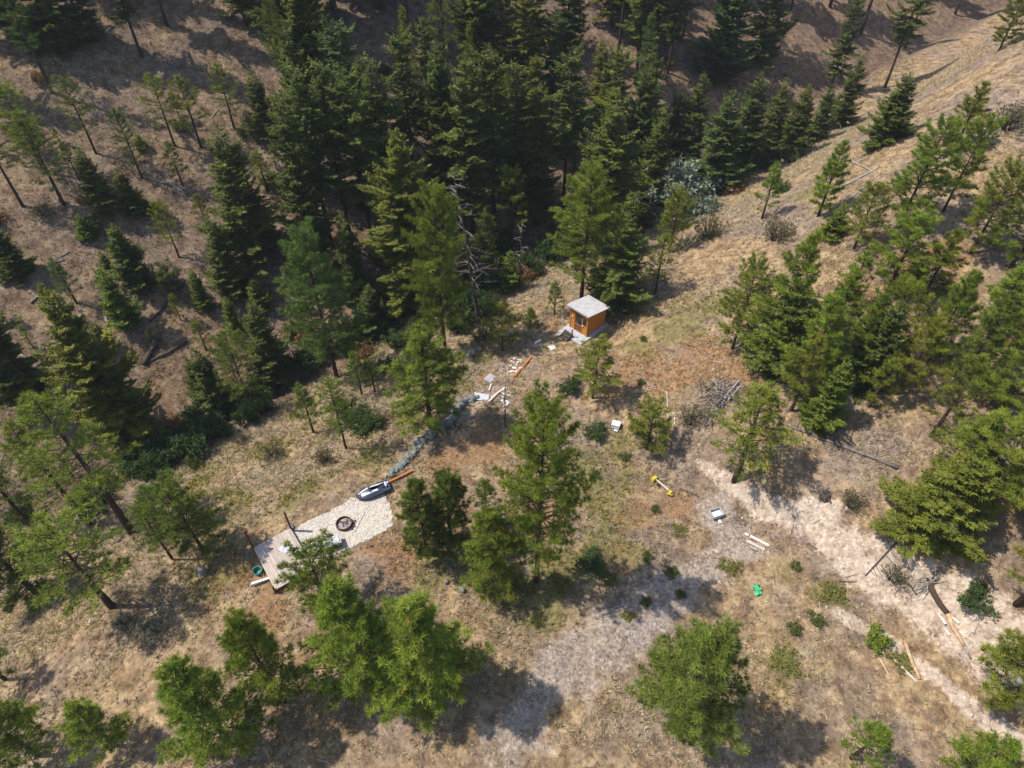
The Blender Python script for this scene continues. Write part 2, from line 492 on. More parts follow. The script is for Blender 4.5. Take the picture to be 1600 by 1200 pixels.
TRIS = []
def gen_pine(seed, H, Rr, cb, shape, tuft, nb=4.4, n_bl=12, sparse=0.0, gap=0.22):
    """a ponderosa: whorls of rising limbs whose twigs end in upright needle brushes"""
    rng = np.random.RandomState(seed)
    tp = trunk_points(rng, H)
    wood = MB()
    r0 = 0.05 + 0.0105 * H
    wood.tube([tp[0] + Vector((0, 0, -0.8))] + tp[1:], [r0 * 1.05] + [r0 * (1 - 0.93 * k / 8) for k in range(1, 9)], 7)
    P, D, S, K = [], [], [], []
    dz = 0.28 + 0.012 * H
    z = cb * H
    az = rng.uniform(0, 6.28)
    ph = rng.uniform(0, 6.28, 3)
    up = Vector((0, 0, 1))
    while z < H * 0.97:
        t = (z - cb * H) / (H * (1 - cb))
        Lm = Rr * shape(t)
        for k in range(max(3, int(rng.normal(nb, 0.8)))):
            if rng.uniform() < sparse * (1 - 0.7 * t): continue
            az += 2.399 + rng.normal(0, 0.3)
            lobe = 1 + 0.20 * math.sin(2 * az + ph[0] + 5 * t) + 0.12 * math.sin(3 * az + ph[1] - 9 * t)
            L = Lm * lobe * rng.uniform(0.7, 1.12) + 0.08
            el = R(-4 + 52 * t ** 1.1 + rng.normal(0, 7))
            o = Vector((math.cos(az), math.sin(az), 0))
            sd = Vector((-o.y, o.x, 0))
            b0 = along(tp, z + rng.uniform(-0.18, 0.18), H)
            bend = rng.uniform(0.12, 0.30)
            curl = rng.normal(0, 0.10)
            pt = lambda s: b0 + (o * math.cos(el) + up * math.sin(el)) * (L * s) + up * (bend * L * s * s) + sd * (curl * L * s * s)
            wood.tube([pt(0), pt(0.5), pt(1)], [0.012 + 0.015 * L, 0.010 + 0.008 * L, 0.008], 3, cap=False)
            shade = rng.uniform(0.74, 1.22)
            n2 = int(L / gap) + 2
            for j in range(n2):
                s = 0.30 + 0.70 * (j + rng.uniform(0, 0.9)) / n2
                l2 = (0.30 * L * (1.10 - s) + 0.10) * rng.uniform(0.5, 1.2)
                a2 = R(rng.uniform(25, 70)) * (1 if j % 2 else -1)
                dd = (o * math.cos(a2) + sd * math.sin(a2) + up * rng.uniform(0.15, 0.7)).normalized()
                q0 = pt(min(s, 1.0)); q1 = q0 + dd * l2
                puff = shade * rng.uniform(0.82, 1.18)
                P.append(q1); D.append(dd * 0.55 + up); S.append(tuft * rng.uniform(0.8, 1.15)); K.append(puff)
                P.append(q0.lerp(q1, 0.4) + Vector(rng.normal(0, 0.05, 3))); D.append(o * 0.4 + up); S.append(tuft * rng.uniform(0.75, 1.05)); K.append(puff)
                if l2 > 0.42:
                    wood.tube([q0, q1], [0.011, 0.006], 3, cap=False)
                    P.append(q1 + Vector(rng.normal(0, 0.12, 3))); D.append(dd + up * 0.6); S.append(tuft * rng.uniform(0.7, 1.0)); K.append(puff)
            for _ in range(2):
                P.append(pt(1.0) + Vector(rng.normal(0, 0.05, 3))); D.append(o * 0.6 + up * 0.9); S.append(tuft * 1.1); K.append(shade * 1.05)
        z += dz * rng.uniform(0.7, 1.3)
    for k in range(8):
        P.append(along(tp, H * (0.93 + 0.01 * k), H)); D.append(Vector((rng.normal(0, .35), rng.normal(0, .35), 1))); S.append(tuft); K.append(1.05)
    P, D = np.array([tuple(p) for p in P]), unit(np.array([tuple(d) for d in D]))
    K = np.array(K)
    hue = rng.uniform(0, 1, (len(P), 1))
    c = (np.array([0.092, 0.132, 0.020]) * (1 - hue) + np.array([0.190, 0.216, 0.032]) * hue) * K[:, None]
    old = rng.uniform(0, 1, len(P)) < 0.012
    c[old] = np.array([0.20, 0.13, 0.045])
    V, F, C = blades(P, D, np.array(S), int(n_bl * 1.4), 0.85, 0.023 + 0.0006 * H, c, rng, 0.05)
    TRIS.append(len(F))
    return finish_tree(wood, V, F, C, M['needle'], 'pine')

def gen_fir(seed, H, Rr, cb=0.04, dense=1.0, droop=1.0, ragged=0.25, power=0.70, wav=0.08, wfr=16.0):
    rng = np.random.RandomState(seed)
    tp = trunk_points(rng, H, 0.006)
    wood = MB()
    r0 = 0.05 + 0.011 * H
    wood.tube([tp[0] + Vector((0, 0, -0.9))] + tp[1:], [r0 * 1.1] + [r0 * (1 - 0.94 * k / 8) for k in range(1, 9)], 7)
    A, B, W, K = [], [], [], []            # twig base, tip, width, shade
    fine = 0.55 if H < 10 else (0.75 if H < 16 else 0.9)
    dz = ((0.16 if H < 10 else 0.21) + 0.008 * H) / dense
    z, az = cb * H + 0.1, rng.uniform(0, 6.28)
    lump = rng.uniform(0, 6.28, 4)
    while z < H * 0.985:
        t = (z - cb * H) / (H * (1 - cb))
        prof = (1 - t) ** power * (0.72 + 0.28 * min(1, t / 0.12)) 
        nb_ = int(rng.uniform(5, 8)) if t < 0.85 else 4
        for k in range(nb_):
            az += 2.399 + rng.normal(0, 0.3)
            lobe = (1 + 0.20 * math.sin(2 * az + lump[0] + t * 11) + 0.14 * math.sin(3 * az + lump[1] - t * 17)) * (1 + wav * math.sin(t * wfr + lump[2]))
            L = (Rr * prof * lobe * rng.uniform(1 - ragged * 1.5, 1 + ragged * 0.6)) + 0.14
            el = R((-16 + 52 * t) * droop + rng.normal(0, 12))
            o = Vector((math.cos(az), math.sin(az), 0)); sd = Vector((-o.y, o.x, 0))
            b0 = along(tp, min(z + rng.uniform(-0.35, 0.35) * min(1, H / 12), H * 0.985), H)
            sag = -0.10 * droop
            pt = lambda s: b0 + (o * math.cos(el) + Vector((0, 0, math.sin(el)))) * (L * s) + Vector((0, 0, sag * L * math.sin(3.0 * s) + 0.10 * L * s ** 3))
            if L > 0.7:
                wood.tube([pt(0), pt(0.55), pt(0.97)], [0.01 + 0.012 * L, 0.008 + 0.006 * L, 0.005], 3, cap=False)
            shade = rng.uniform(0.7, 1.25)
            n2 = max(3, int(L / (0.095 if H < 10 else 0.13)))
            for j in range(n2):
                s = 0.16 + 0.84 * (j + rng.uniform(0, 0.7)) / n2
                q0 = pt(min(s, 1))
                for side in (-1, 1):
                    l2 = (0.46 * L * (1.05 - s) ** 0.8 + 0.12) * rng.uniform(0.65, 1.2)
                    l2 = min(l2, 0.55 if H < 10 else 0.9)
                    a2 = R(rng.uniform(35, 65)) * side
                    dd = o * math.cos(a2) + sd * math.sin(a2) + Vector((0, 0, rng.uniform(-0.30, 0.22)))
                    q1 = q0 + dd * l2
                    A.append(q0); B.append(q1); W.append((0.13 + 0.13 * l2) * fine); K.append(shade * rng.uniform(0.85, 1.15))
                    if l2 > 0.32:                 # a forked spray
                        for f_ in (-1, 1):
                            qa = q0.lerp(q1, rng.uniform(0.35, 0.6))
                            de = o * math.cos(a2 + f_ * 0.75) + sd * math.sin(a2 + f_ * 0.75) + Vector((0, 0, rng.uniform(-0.25, 0.25)))
                            A.append(qa); B.append(qa + de * l2 * 0.5); W.append((0.12 + 0.08 * l2) * fine); K.append(shade * rng.uniform(0.85, 1.15))
            A.append(pt(0.85)); B.append(pt(1.08)); W.append(0.12); K.append(shade * 1.1)
        z += dz * rng.uniform(0.75, 1.25)
    for k in range(5):
        a = 2 * math.pi * k / 5
        A.append(Vector((0, 0, H - 0.5)) + tp[-1] * 0); B.append(tp[-1] + Vector((0.12 * math.cos(a), 0.12 * math.sin(a), 0.1))); W.append(0.1); K.append(1.1)
    A = np.array([tuple(a) for a in A]); B = np.array([tuple(b) for b in B])
    W = np.array(W); K = np.array(K)
    n = len(A)
    d = B - A
    up = np.tile([0.0, 0.0, 1.0], (n, 1)) + rng.normal(0, 0.45, (n, 3))
    sdv = unit(np.cross(d, up)) * (W * 0.5)[:, None]
    mid = A + d * 0.45 + rng.normal(0, 0.02, (n, 3)) + np.array([0, 0, 0.025])
    V = np.stack([A, mid - sdv, B, mid + sdv], 1).reshape(-1, 3)
    i = np.arange(n) * 4
    F = np.concatenate([np.stack([i, i + 1, i + 2], 1), np.stack([i, i + 2, i + 3], 1)])
    TRIS.append(len(F))
    hue = rng.uniform(0, 1, (n, 1))
    c = (np.array([0.076, 0.104, 0.018]) * (1 - hue) + np.array([0.158, 0.180, 0.030]) * hue) * K[:, None]
    return finish_tree(wood, V, F, np.repeat(c, 4, 0), M['leaf'], 'fir')

cone = lambda t: (1 - t) ** 0.75 * (0.6 + 0.4 * min(1, t / 0.15))
spire = lambda t: (1 - t) ** 0.62 * (0.62 + 0.38 * min(1, t / 0.22))
oval = lambda t: math.sin(math.pi * min(1, 0.20 + 0.80 * t ** 0.85)) ** 0.75 * 0.95 + 0.05
dome = lambda t: (1 - t ** 2.2) ** 0.6 * (0.72 + 0.28 * min(1, t / 0.25))
PROTO = {}
def proto(kind, H, gen, Rr):
    PROTO.setdefault(kind, []).append((H, Rr, gen))
proto('pine', 3.2, gen_pine(101, 3.2, 0.85, 0.12, cone, 0.24, 4.0, 12, 0, 0.13), 0.85)
proto('pine', 5.5, gen_pine(102, 5.5, 1.35, 0.12, spire, 0.27, 4.4, 12, 0, 0.14), 1.35)
proto('pine', 5.8, gen_pine(103, 5.8, 1.45, 0.16, cone, 0.27, 4.4, 12, 0, 0.14), 1.45)
proto('pine', 9.0, gen_pine(104, 9.0, 2.0, 0.15, spire, 0.30, 4.8, 13, 0, 0.16), 2.0)
proto('pine', 9.5, gen_pine(105, 9.5, 2.1, 0.12, cone, 0.30, 4.8, 13, 0, 0.16), 2.1)
proto('pine', 9.2, gen_pine(110, 9.2, 2.2, 0.17, dome, 0.30, 4.4, 13, 0.1, 0.16), 2.2)
proto('pine', 13.0, gen_pine(106, 13.0, 2.6, 0.15, cone, 0.32, 5.0, 13, 0, 0.17), 2.6)
proto('pine', 14.0, gen_pine(107, 14.0, 2.8, 0.20, spire, 0.33, 4.8, 13, 0.05, 0.17), 2.8)
proto('pine', 20.0, gen_pine(108, 20.0, 3.3, 0.22, spire, 0.36, 4.8, 13, 0.08, 0.20), 3.3)
proto('pine', 21.0, gen_pine(109, 21.0, 3.3, 0.20, cone, 0.36, 4.8, 13, 0.05, 0.20), 3.3)
proto('thin', 4.5, gen_pine(121, 4.5, 1.0, 0.24, cone, 0.24, 3.4, 11, 0.2, 0.26), 1.0)
proto('thin', 8.0, gen_pine(122, 8.0, 1.7, 0.26, spire, 0.28, 3.8, 11, 0.22, 0.28), 1.7)
proto('thin', 8.5, gen_pine(123, 8.5, 1.9, 0.34, dome, 0.28, 3.6, 11, 0.25, 0.28), 1.9)
proto('thin', 14.0, gen_pine(124, 14.0, 2.3, 0.38, spire, 0.32, 4.0, 11, 0.25, 0.30), 2.3)
proto('thin', 15.0, gen_pine(125, 15.0, 2.2, 0.32, cone, 0.32, 4.0, 11, 0.22, 0.30), 2.2)
proto('thin', 22.0, gen_pine(126, 22.0, 3.0, 0.42, spire, 0.37, 4.4, 12, 0.22, 0.32), 3.0)
proto('round', 3.6, gen_pine(141, 3.6, 1.15, 0.20, dome, 0.25, 4.2, 12, 0.08, 0.15), 1.15)
proto('round', 5.6, gen_pine(142, 5.6, 1.7, 0.24, dome, 0.27, 4.4, 12, 0.1, 0.16), 1.7)
proto('round', 7.5, gen_pine(143, 7.5, 2.1, 0.22, dome, 0.29, 4.4, 12, 0.1, 0.17), 2.1)
proto('tall', 17.0, gen_pine(131, 17.0, 3.4, 0.20, dome, 0.36, 5.0, 14, 0.08, 0.19), 3.4)
proto('tall', 24.0, gen_pine(132, 24.0, 4.0, 0.16, spire, 0.40, 5.2, 14, 0.05, 0.20), 4.0)
proto('fir', 3.5, gen_fir(201, 3.5, 1.15), 1.15)
proto('fir', 7.0, gen_fir(202, 7.0, 2.0), 2.0)
proto('fir', 8.0, gen_fir(203, 8.0, 2.5, 0.03, 1.1, 0.6), 2.5)
proto('fir', 12.0, gen_fir(204, 12.0, 2.9), 2.9)
proto('fir', 13.0, gen_fir(205, 13.0, 3.3, 0.05, 1.0, 0.8, 0.4), 3.3)
proto('fir', 19.0, gen_fir(206, 19.0, 3.7, 0.06, 1.0, 1.0, 0.45, 0.55, 0.12, 19), 3.7)
proto('fir', 20.0, gen_fir(208, 20.0, 3.4, 0.10, 0.95, 0.7, 0.55, 0.48, 0.16, 13), 3.4)
proto('fir', 26.0, gen_fir(207, 26.0, 4.6, 0.08, 1.0, 0.9, 0.45, 0.50, 0.12, 23), 4.6)
proto('bare', 18.0, gen_fir(211, 18.0, 3.0, 0.30, 0.85, 0.8, 0.6, 0.45, 0.20, 15), 3.0)
proto('bare', 19.0, gen_fir(213, 19.0, 2.7, 0.36, 0.8, 0.6, 0.7, 0.40, 0.22, 11), 2.7)
proto('bare', 25.0, gen_fir(212, 25.0, 3.7, 0.26, 0.85, 0.9, 0.6, 0.50, 0.18, 20), 3.7)
proto('bare', 24.0, gen_fir(214, 24.0, 3.2, 0.38, 0.8, 0.6, 0.7, 0.42, 0.22, 14), 3.2)

TINT = {'g': (1, 1, 1), 'y': (1.28, 1.12, 0.80), 'b': (0.80, 0.95, 1.25), 'd': (0.88, 0.90, 0.95), 'l': (1.35, 1.30, 1.0), 'v': (1.22, 1.28, 0.9), 'o': (1.9, 1.05, 0.9)}
tree_rng = random.Random(5)
TREES = []
def plant(kind, base, h, wide, tint, label, group=None):
    sp = 'fir_tree' if kind in ('fir', 'bare') else 'pine_tree'
    best = sorted(PROTO[kind], key=lambda p: abs(math.log(p[0] / h)))
    near_ = [b for b in best if abs(math.log(b[0] / h)) < 0.30] or best[:1]
    pick = tree_rng.choice(near_[:3])
    H0, R0, (wood, crown) = pick
    s = h / H0
    root = thing(sp, base - Vector((0, 0, 0.05)), label, 'fir tree' if sp == 'fir_tree' else 'pine tree', tree_rng.uniform(0, 6.28), group)
    root.scale = (s * wide, s * wide, s)
    link('trunk', wood, root)
    c = link('crown', crown, root)
    j = tree_rng.uniform(0.9, 1.12)
    t = TINT[tint]
    c.color = (t[0] * j * tree_rng.uniform(0.94, 1.06), t[1] * j, t[2] * j, 1)
    TREES.append((base.x, base.y, R0 * s * wide, h))
    return root
# ------------------------------------------------------------------ the trees of the photograph: kind, base x, base y, top y, width, tint, label
TREE_LIST = [
# terrace and foreground
('pine', 673, 668, 500, 1.3, 'v', 'bright green conical pine standing at the rock wall, its trunk clear of grass'),
('tall', 838, 908, 618, 0.74, 'l', 'tall open pine in the clearing middle, bare dark trunk showing at its foot'),
('pine', 668, 868, 726, 1.0, 'g', 'slender dark-limbed pine right beside the pale gravel pad'),
('pine', 706, 852, 714, 1.0, 'g', 'pine behind the slender one, between the gravel pad and the tall open pine'),
('pine', 766, 918, 762, 1.05, 'v', 'dense low-branched pine hiding the dark box, left of the tall open pine'),
('thin', 760, 822, 742, 0.9, 'g', 'scrawny little pine between the tall open pine and the gravel pad trees'),
('round', 512, 950, 836, 1.0, 'v', 'round pine overhanging the wooden deck and the grey storage box'),
('pine', 580, 1070, 856, 1.2, 'v', 'bushy bright pine in front of the gravel pad, left half of the foreground pair'),
('pine', 668, 1090, 892, 1.4, 'v', 'broad bushy pine in front, right half of the foreground pair, casting shade rightwards'),
('pine', 444, 1095, 928, 0.9, 'v', 'pine below the deck, left of the foreground pair'),
('pine', 362, 1160, 1002, 1.1, 'v', 'pine top poking up at lower left, below the sagebrush'),
('pine', 1052, 1140, 930, 1.2, 'g', 'dark full pine top beside the gravel track at bottom middle'),
('pine', 318, 862, 732, 1.1, 'g', 'pine with short bare trunk just left of the two deck posts'),
('thin', 270, 874, 782, 1.0, 'v', 'thin leaning pine left of the short-trunked pine near the deck'),
('thin', 207, 833, 584, 1.35, 'l', 'tall pale green pine on a long bare trunk at left'),
('thin', 141, 822, 640, 1.35, 'l', 'second tall pine at left, further to the picture edge'),
('thin', 55, 830, 690, 1.1, 'g', 'bare-stemmed pine leaning off the left picture edge'),
('pine', 62, 932, 785, 1.3, 'g', 'dense dark green pine on the left edge below the tall pair'),
('thin', 176, 948, 806, 1.6, 'v', 'wide low pine on the slope below the tall left pair'),
('thin', 8, 1062, 990, 1.1, 'g', 'small pine in the lower left corner'),
('round', 926, 622, 528, 1.15, 'l', 'round pale green pine in front of the cedar cabin'),
('thin', 1148, 750, 598, 1.55, 'y', 'flat-crowned yellowish pine with forked bare trunk below the brush pile'),
('round', 1010, 702, 628, 1.2, 'y', 'small yellow-green pine next to the white box'),
('thin', 1005, 668, 640, 1.0, 'g', 'sapling behind the small pine next to the white box'),
# slope between terrace and gully
('tall', 527, 590, 358, 1.05, 'b', 'large bluish pine on the slope edge left of the dark fir'),
('tall', 696, 548, 290, 0.85, 'l', 'tallest pale pine beside the dead snag at the gully edge'),
('thin', 490, 676, 596, 0.95, 'g', 'slim young pine on the dry slope, leftmost of the slope saplings'),
('thin', 541, 702, 588, 0.85, 'v', 'young pine in mid slope with a pale bushy companion'),
('thin', 586, 612, 560, 1.1, 'g', 'stunted pine right of the large bluish pine'),
('thin', 566, 618, 548, 1.0, 'g', 'stunted twiggy pine under the large bluish pine'),
('round', 785, 548, 468, 1.0, 'y', 'compact round pine left of the cabin at the gully rim'),
('pine', 829, 512, 480, 1.1, 'v', 'knee-high pine seedling left of the cabin'),
('fir', 797, 452, 392, 0.8, 'v', 'narrow small fir at the gully rim near the pale fallen pole'),
('tall', 908, 468, 258, 1.15, 'l', 'big pale pine towering directly behind the cabin'),
('fir', 962, 482, 330, 1.15, 'g', 'dark dense fir at the back right of the cabin'),
('thin', 866, 492, 440, 1.2, 'g', 'small pine tucked behind the left cabin corner'),
('fir', 975, 400, 300, 0.9, 'v', 'light green fir between the big cabin pine and the silver bush'),
# gully and far forest
('fir', 650, 478, 202, 1.25, 'y', 'huge olive green fir rising from the gully in the centre'),
('bare', 520, 392, 96, 1.0, 'd', 'dark fir on bare stem at the left end of the dense wood'),
('bare', 548, 372, 90, 1.0, 'd', 'second bare-stemmed dark fir from the left end of the wood'),
('fir', 500, 430, 150, 0.85, 'd', 'shadowy fir flanking the open hillside, left end of the wood'),
('bare', 585, 400, 104, 1.0, 'g', 'dark fir behind and left of the huge olive fir'),
('bare', 612, 350, 84, 1.0, 'd', 'fir crown just above the huge olive fir'),
('bare', 740, 372, 90, 1.05, 'd', 'dark fir behind the dead snag'),
('bare', 772, 352, 70, 1.0, 'd', 'dark fir right of the dead snag, far back'),
('fir', 700, 330, 60, 0.9, 'd', 'fir between huge olive fir and snag, far back in the wood'),
('fir', 838, 348, 132, 0.95, 'g', 'straight fir with exposed trunk foot left of the big cabin pine'),
('bare', 806, 340, 96, 0.9, 'd', 'thin dark fir left of the straight one'),
('thin', 800, 400, 262, 0.9, 'y', 'thin yellowing conifer standing in the gully shade'),
('fir', 940, 372, 138, 1.05, 'g', 'big green fir behind the big cabin pine'),
('bare', 880, 322, 70, 1.0, 'd', 'dark fir in the gap left of the big green fir'),
('fir', 1014, 332, 158, 0.8, 'g', 'pointed fir left of the silver bush'),
('fir', 990, 300, 100, 0.9, 'd', 'dark fir behind the pointed fir'),
('fir', 1072, 262, 110, 0.9, 'd', 'dark fir behind the silver bush'),
('fir', 1112, 296, 140, 1.25, 'b', 'wide bluish fir right of the silver bush'),
('fir', 1150, 270, 110, 1.0, 'b', 'bluish fir further right in the back wood'),
('fir', 1196, 246, 120, 0.9, 'g', 'fir leftmost of the trio on the ridge corner'),
('fir', 1232, 246, 130, 0.85, 'g', 'fir in the middle of the trio on the ridge corner'),
('fir', 1272, 222, 132, 0.85, 'b', 'bluish fir at right of the trio on the ridge corner'),
('fir', 1310, 200, 84, 0.9, 'd', 'dark fir behind the fallen grey branches on the ridge'),
('fir', 1378, 226, 112, 1.1, 'g', 'single stout fir on the bare ridge slope'),
('bare', 650, 300, 40, 0.9, 'd', 'dark fir behind the huge olive fir, topping the photo edge'),
('fir', 560, 470, 330, 0.8, 'd', 'gully fir in deep shade left of the huge olive fir'),
('fir', 586, 520, 445, 1.0, 'b', 'short bluish fir at the foot of the huge olive fir'),
('fir', 430, 590, 470, 0.95, 'd', 'shaded fir at the gully foot left of the large bluish pine'),
('thin', 760, 440, 330, 1.0, 'd', 'sparse shaded conifer right of the dead snag'),
('fir', 1046, 250, 130, 0.8, 'd', 'slim dark fir above the silver bush'),
# upper left hillside
('fir', 402, 398, 192, 1.05, 'g', 'large dark fir alone on the far hillside at upper left'),
('fir', 366, 458, 334, 1.0, 'g', 'mid-size fir below the large lone fir on the far hillside'),
('fir', 322, 484, 418, 0.75, 'v', 'narrow bright fir on the far hillside by the fallen log'),
('fir', 372, 524, 464, 0.8, 'v', 'small bright fir in the lower far hillside'),
('fir', 202, 510, 420, 0.9, 'v', 'bright small fir on the far hillside left of the fallen logs'),
('fir', 216, 445, 350, 1.0, 'g', 'dark fir above the bright small fir, far hillside'),
('fir', 212, 334, 262, 1.1, 'g', 'fir at mid-left of the far hillside'),
('thin', 280, 402, 318, 1.1, 'y', 'yellowing thin pine beside the mid-size far hillside fir'),
('thin', 222, 278, 170, 1.0, 'g', 'thin pine upper left of the far hillside with long shadow'),
('thin', 286, 290, 222, 1.1, 'd', 'dark thin pine above a pale fallen log on the far hillside'),
('thin', 273, 228, 120, 1.2, 'y', 'olive pine with bare stem near the top, left of three'),
('thin', 314, 230, 118, 1.2, 'y', 'olive pine with bare stem near the top, middle of three'),
('thin', 366, 200, 100, 1.2, 'y', 'olive pine with bare stem near the top, right of three'),
('fir', 418, 215, 110, 1.0, 'd', 'dark fir at the top between olive pines and the wood'),
('thin', 418, 300, 235, 1.3, 'y', 'scrubby olive pine on the far hillside next to the wood'),
('fir', 168, 330, 228, 0.9, 'g', 'dark fir in the upper left, right of the long-stemmed pines'),
('thin', 100, 320, 176, 1.2, 'g', 'long-stemmed pine in the upper left corner, right one'),
('thin', 36, 322, 160, 1.2, 'g', 'long-stemmed pine in the upper left corner, left one'),
('thin', 70, 270, 130, 1.2, 'l', 'pale pine between the long-stemmed upper left pair'),
('thin', 150, 240, 120, 1.1, 'd', 'dark pine near the top left edge'),
('fir', 30, 430, 352, 1.2, 'd', 'dark fir on the left edge above the shaded hollow'),
('fir', 76, 468, 442, 1.1, 'v', 'tiny bright fir at left with a pale stick beside it'),
('thin', 120, 474, 404, 1.1, 'b', 'small bluish pine right of the tiny bright fir'),
('fir', 217, 694, 452, 1.0, 'y', 'large olive-dark fir at left standing in the gully'),
('fir', 50, 628, 420, 1.0, 'd', 'dark fir leaning off the left picture edge'),
('fir', 345, 640, 545, 0.9, 'd', 'slim shaded fir left of the gully shrubs'),
('thin', 398, 648, 520, 1.1, 'g', 'pine at the gully mouth left of the large bluish pine'),
('fir', 318, 620, 560, 0.8, 'd', 'small shaded fir beside the slim gully fir'),
('thin', 372, 600, 520, 1.0, 'g', 'thin pine behind the gully mouth pine'),
# right hillside
('pine', 1278, 338, 222, 1.0, 'v', 'leaning cone-shaped pine on the right hillside by crossed grey logs'),
('thin', 1190, 342, 254, 1.0, 'v', 'small fork-stemmed pine on the right hillside rim'),
('round', 1046, 392, 298, 1.0, 'y', 'yellow-green pine below the silver bush'),
('thin', 1024, 458, 366, 1.15, 'y', 'sparse yellow sapling right of the cabin pine'),
('pine', 1404, 356, 190, 1.1, 'v', 'tall leaning pine with bare stem on the upper right slope'),
('round', 1334, 388, 286, 1.2, 'y', 'wide yellow-green pine on the upper right slope'),
('fir', 1300, 372, 318, 1.1, 'v', 'little bright fir left of the wide yellow-green pine'),
('round', 1474, 330, 180, 0.85, 'v', 'stem-showing pine near the right top'),
('pine', 1516, 396, 256, 1.15, 'y', 'brownish thin pine on the upper right slope'),
('pine', 1578, 418, 240, 1.2, 'g', 'full pine at the right edge below the grey shrub'),
('pine', 1490, 236, 130, 1.2, 'y', 'olive pine cut by the top right edge of the photo'),
('pine', 1385, 458, 332, 1.35, 'v', 'open pine with clear stem in the middle of the right slope'),
('thin', 1318, 480, 390, 1.1, 'v', 'thin pine between the open pine and the dense spruce clump'),
('pine', 1200, 566, 350, 1.10, 'v', 'tall green pine on the left flank of the right-hand thicket'),
('fir', 1204, 572, 440, 1.25, 'g', 'deep green fir inside the left flank of the thicket'),
('pine', 1144, 545, 402, 0.95, 'l', 'greyish pale pine left of the deep green fir'),
('pine', 1250, 606, 446, 1.15, 'v', 'pine with tufted crown right of the deep green fir'),
('fir', 1278, 664, 566, 1.0, 'v', 'bright green fir at the end of the long fallen trunk'),
('thin', 1236, 642, 520, 1.1, 'y', 'yellowing pine left of the bright green fir'),
('pine', 1322, 588, 450, 0.95, 'v', 'pine behind the bright green fir with visible stem'),
('round', 1370, 566, 432, 0.95, 'y', 'yellow-green pine in the heart of the thicket'),
('round', 1402, 616, 490, 0.95, 'y', 'yellowish wispy pine in the lower thicket'),
('thin', 1358, 636, 556, 1.3, 'y', 'brownish bushy pine above the long fallen trunk'),
('pine', 1450, 560, 420, 0.95, 'v', 'pine with straight dark stem right of the thicket heart'),
('pine', 1496, 600, 450, 1.0, 'g', 'pine in the right thicket above the big bluish pine'),
('pine', 1540, 520, 410, 1.3, 'v', 'round bright pine in the right thicket, upper'),
('pine', 1592, 560, 400, 1.3, 'y', 'yellow-tinged pine on the right edge, mid height'),
('thin', 1456, 680, 550, 1.2, 'y', 'thin pine leaning over the shaded hollow of the thicket'),
('pine', 1530, 790, 556, 1.30, 'l', 'big pale bluish pine at right with bare grey twigs'),
('pine', 1484, 752, 632, 1.1, 'l', 'pale pine left of the big bluish one'),
('fir', 1446, 832, 716, 1.35, 'y', 'broad bright fir with low boughs above the sandy bank'),
('pine', 1606, 800, 600, 1.1, 'v', 'pine cut by the right edge next to the big bluish pine'),
('thin', 1588, 944, 790, 1.3, 'y', 'olive pine at the right edge below the broad bright fir'),
('pine', 1572, 1098, 940, 1.3, 'y', 'yellow-green pine in the lower right corner'),
('pine', 1560, 640, 480, 1.2, 'v', 'bright pine near the right edge above the big bluish pine'),
('pine', 1290, 540, 420, 1.1, 'v', 'pine between the tall green thicket pine and the visible-stem pine'),
('pine', 1440, 470, 360, 1.1, 'y', 'small yellow pine above the thicket, right of the open clear-stem pine'),
('fir', 1345, 600, 470, 0.8, 'd', 'slim dark fir half hidden inside the right thicket'),
]
for kind, bx, by, ty, wide, tint, label in TREE_LIST:
    p = ground_at(bx, by)
    h = max(0.8, top_height(p, ty))
    if kind == 'pine': h *= float(np.interp(by, [450, 650, 850, 1050], [1.0, 0.93, 0.84, 0.80]))     # seen from above, the far side of the crown reaches past its tip
    elif kind == 'round': h *= float(np.interp(by, [450, 650, 850, 1050], [0.96, 0.88, 0.82, 0.78]))
    elif kind == 'thin': h *= float(np.interp(by, [450, 650, 850, 1050], [1.0, 0.96, 0.92, 0.88]))
    plant(kind, p, h, wide * (1.06 if kind == 'pine' and by > 600 else 1.0), tint, label)

# the wood goes on above and around the picture
wood_rng = random.Random(21)
KIND_WORD = {'bare': 'bare-stemmed fir', 'fir': 'full-boughed fir', 'thin': 'thin open pine', 'pine': 'dense pine', 'round': 'rounded pine'}
TINT_WORD = {'d': 'dark', 'g': 'green', 'b': 'bluish', 'y': 'olive', 'v': 'bright'}
PLACES = [(-9999, 'beyond the left picture edge'), (60, 'above the upper left pines'), (230, 'above the three olive pines'), (420, 'above the lone hillside fir'), (540, 'above the dense wood'), (640, 'above the huge olive fir'),
          (730, 'above the dead snag'), (830, 'above the big cabin pine'), (960, 'above the cabin'), (1080, 'above the silvery bush'), (1200, 'above the ridge corner trio'), (1330, 'above the stout ridge fir'), (1480, 'at the upper right')]
def wood_tree(k, p, h, tn, hill_side):
    u, v = to_pixel(*p)
    place = [w for x0, w in PLACES if u >= x0][-1]
    row = 'front row' if v > 140 else ('middle rows' if v > 40 else 'back rows')
    plant(k, p, h, wood_rng.uniform(0.85, 1.1), tn, '%s %s, far wood %s, %s' % (TINT_WORD[tn], KIND_WORD[k], row, place) if not hill_side else '%s %s on the upper right hillside, %s' % (TINT_WORD[tn], KIND_WORD[k], place),
          'conifers of the wood on the far hillside' if not hill_side else 'conifers along the upper right hillside')
n_wood = 0
tries = 0
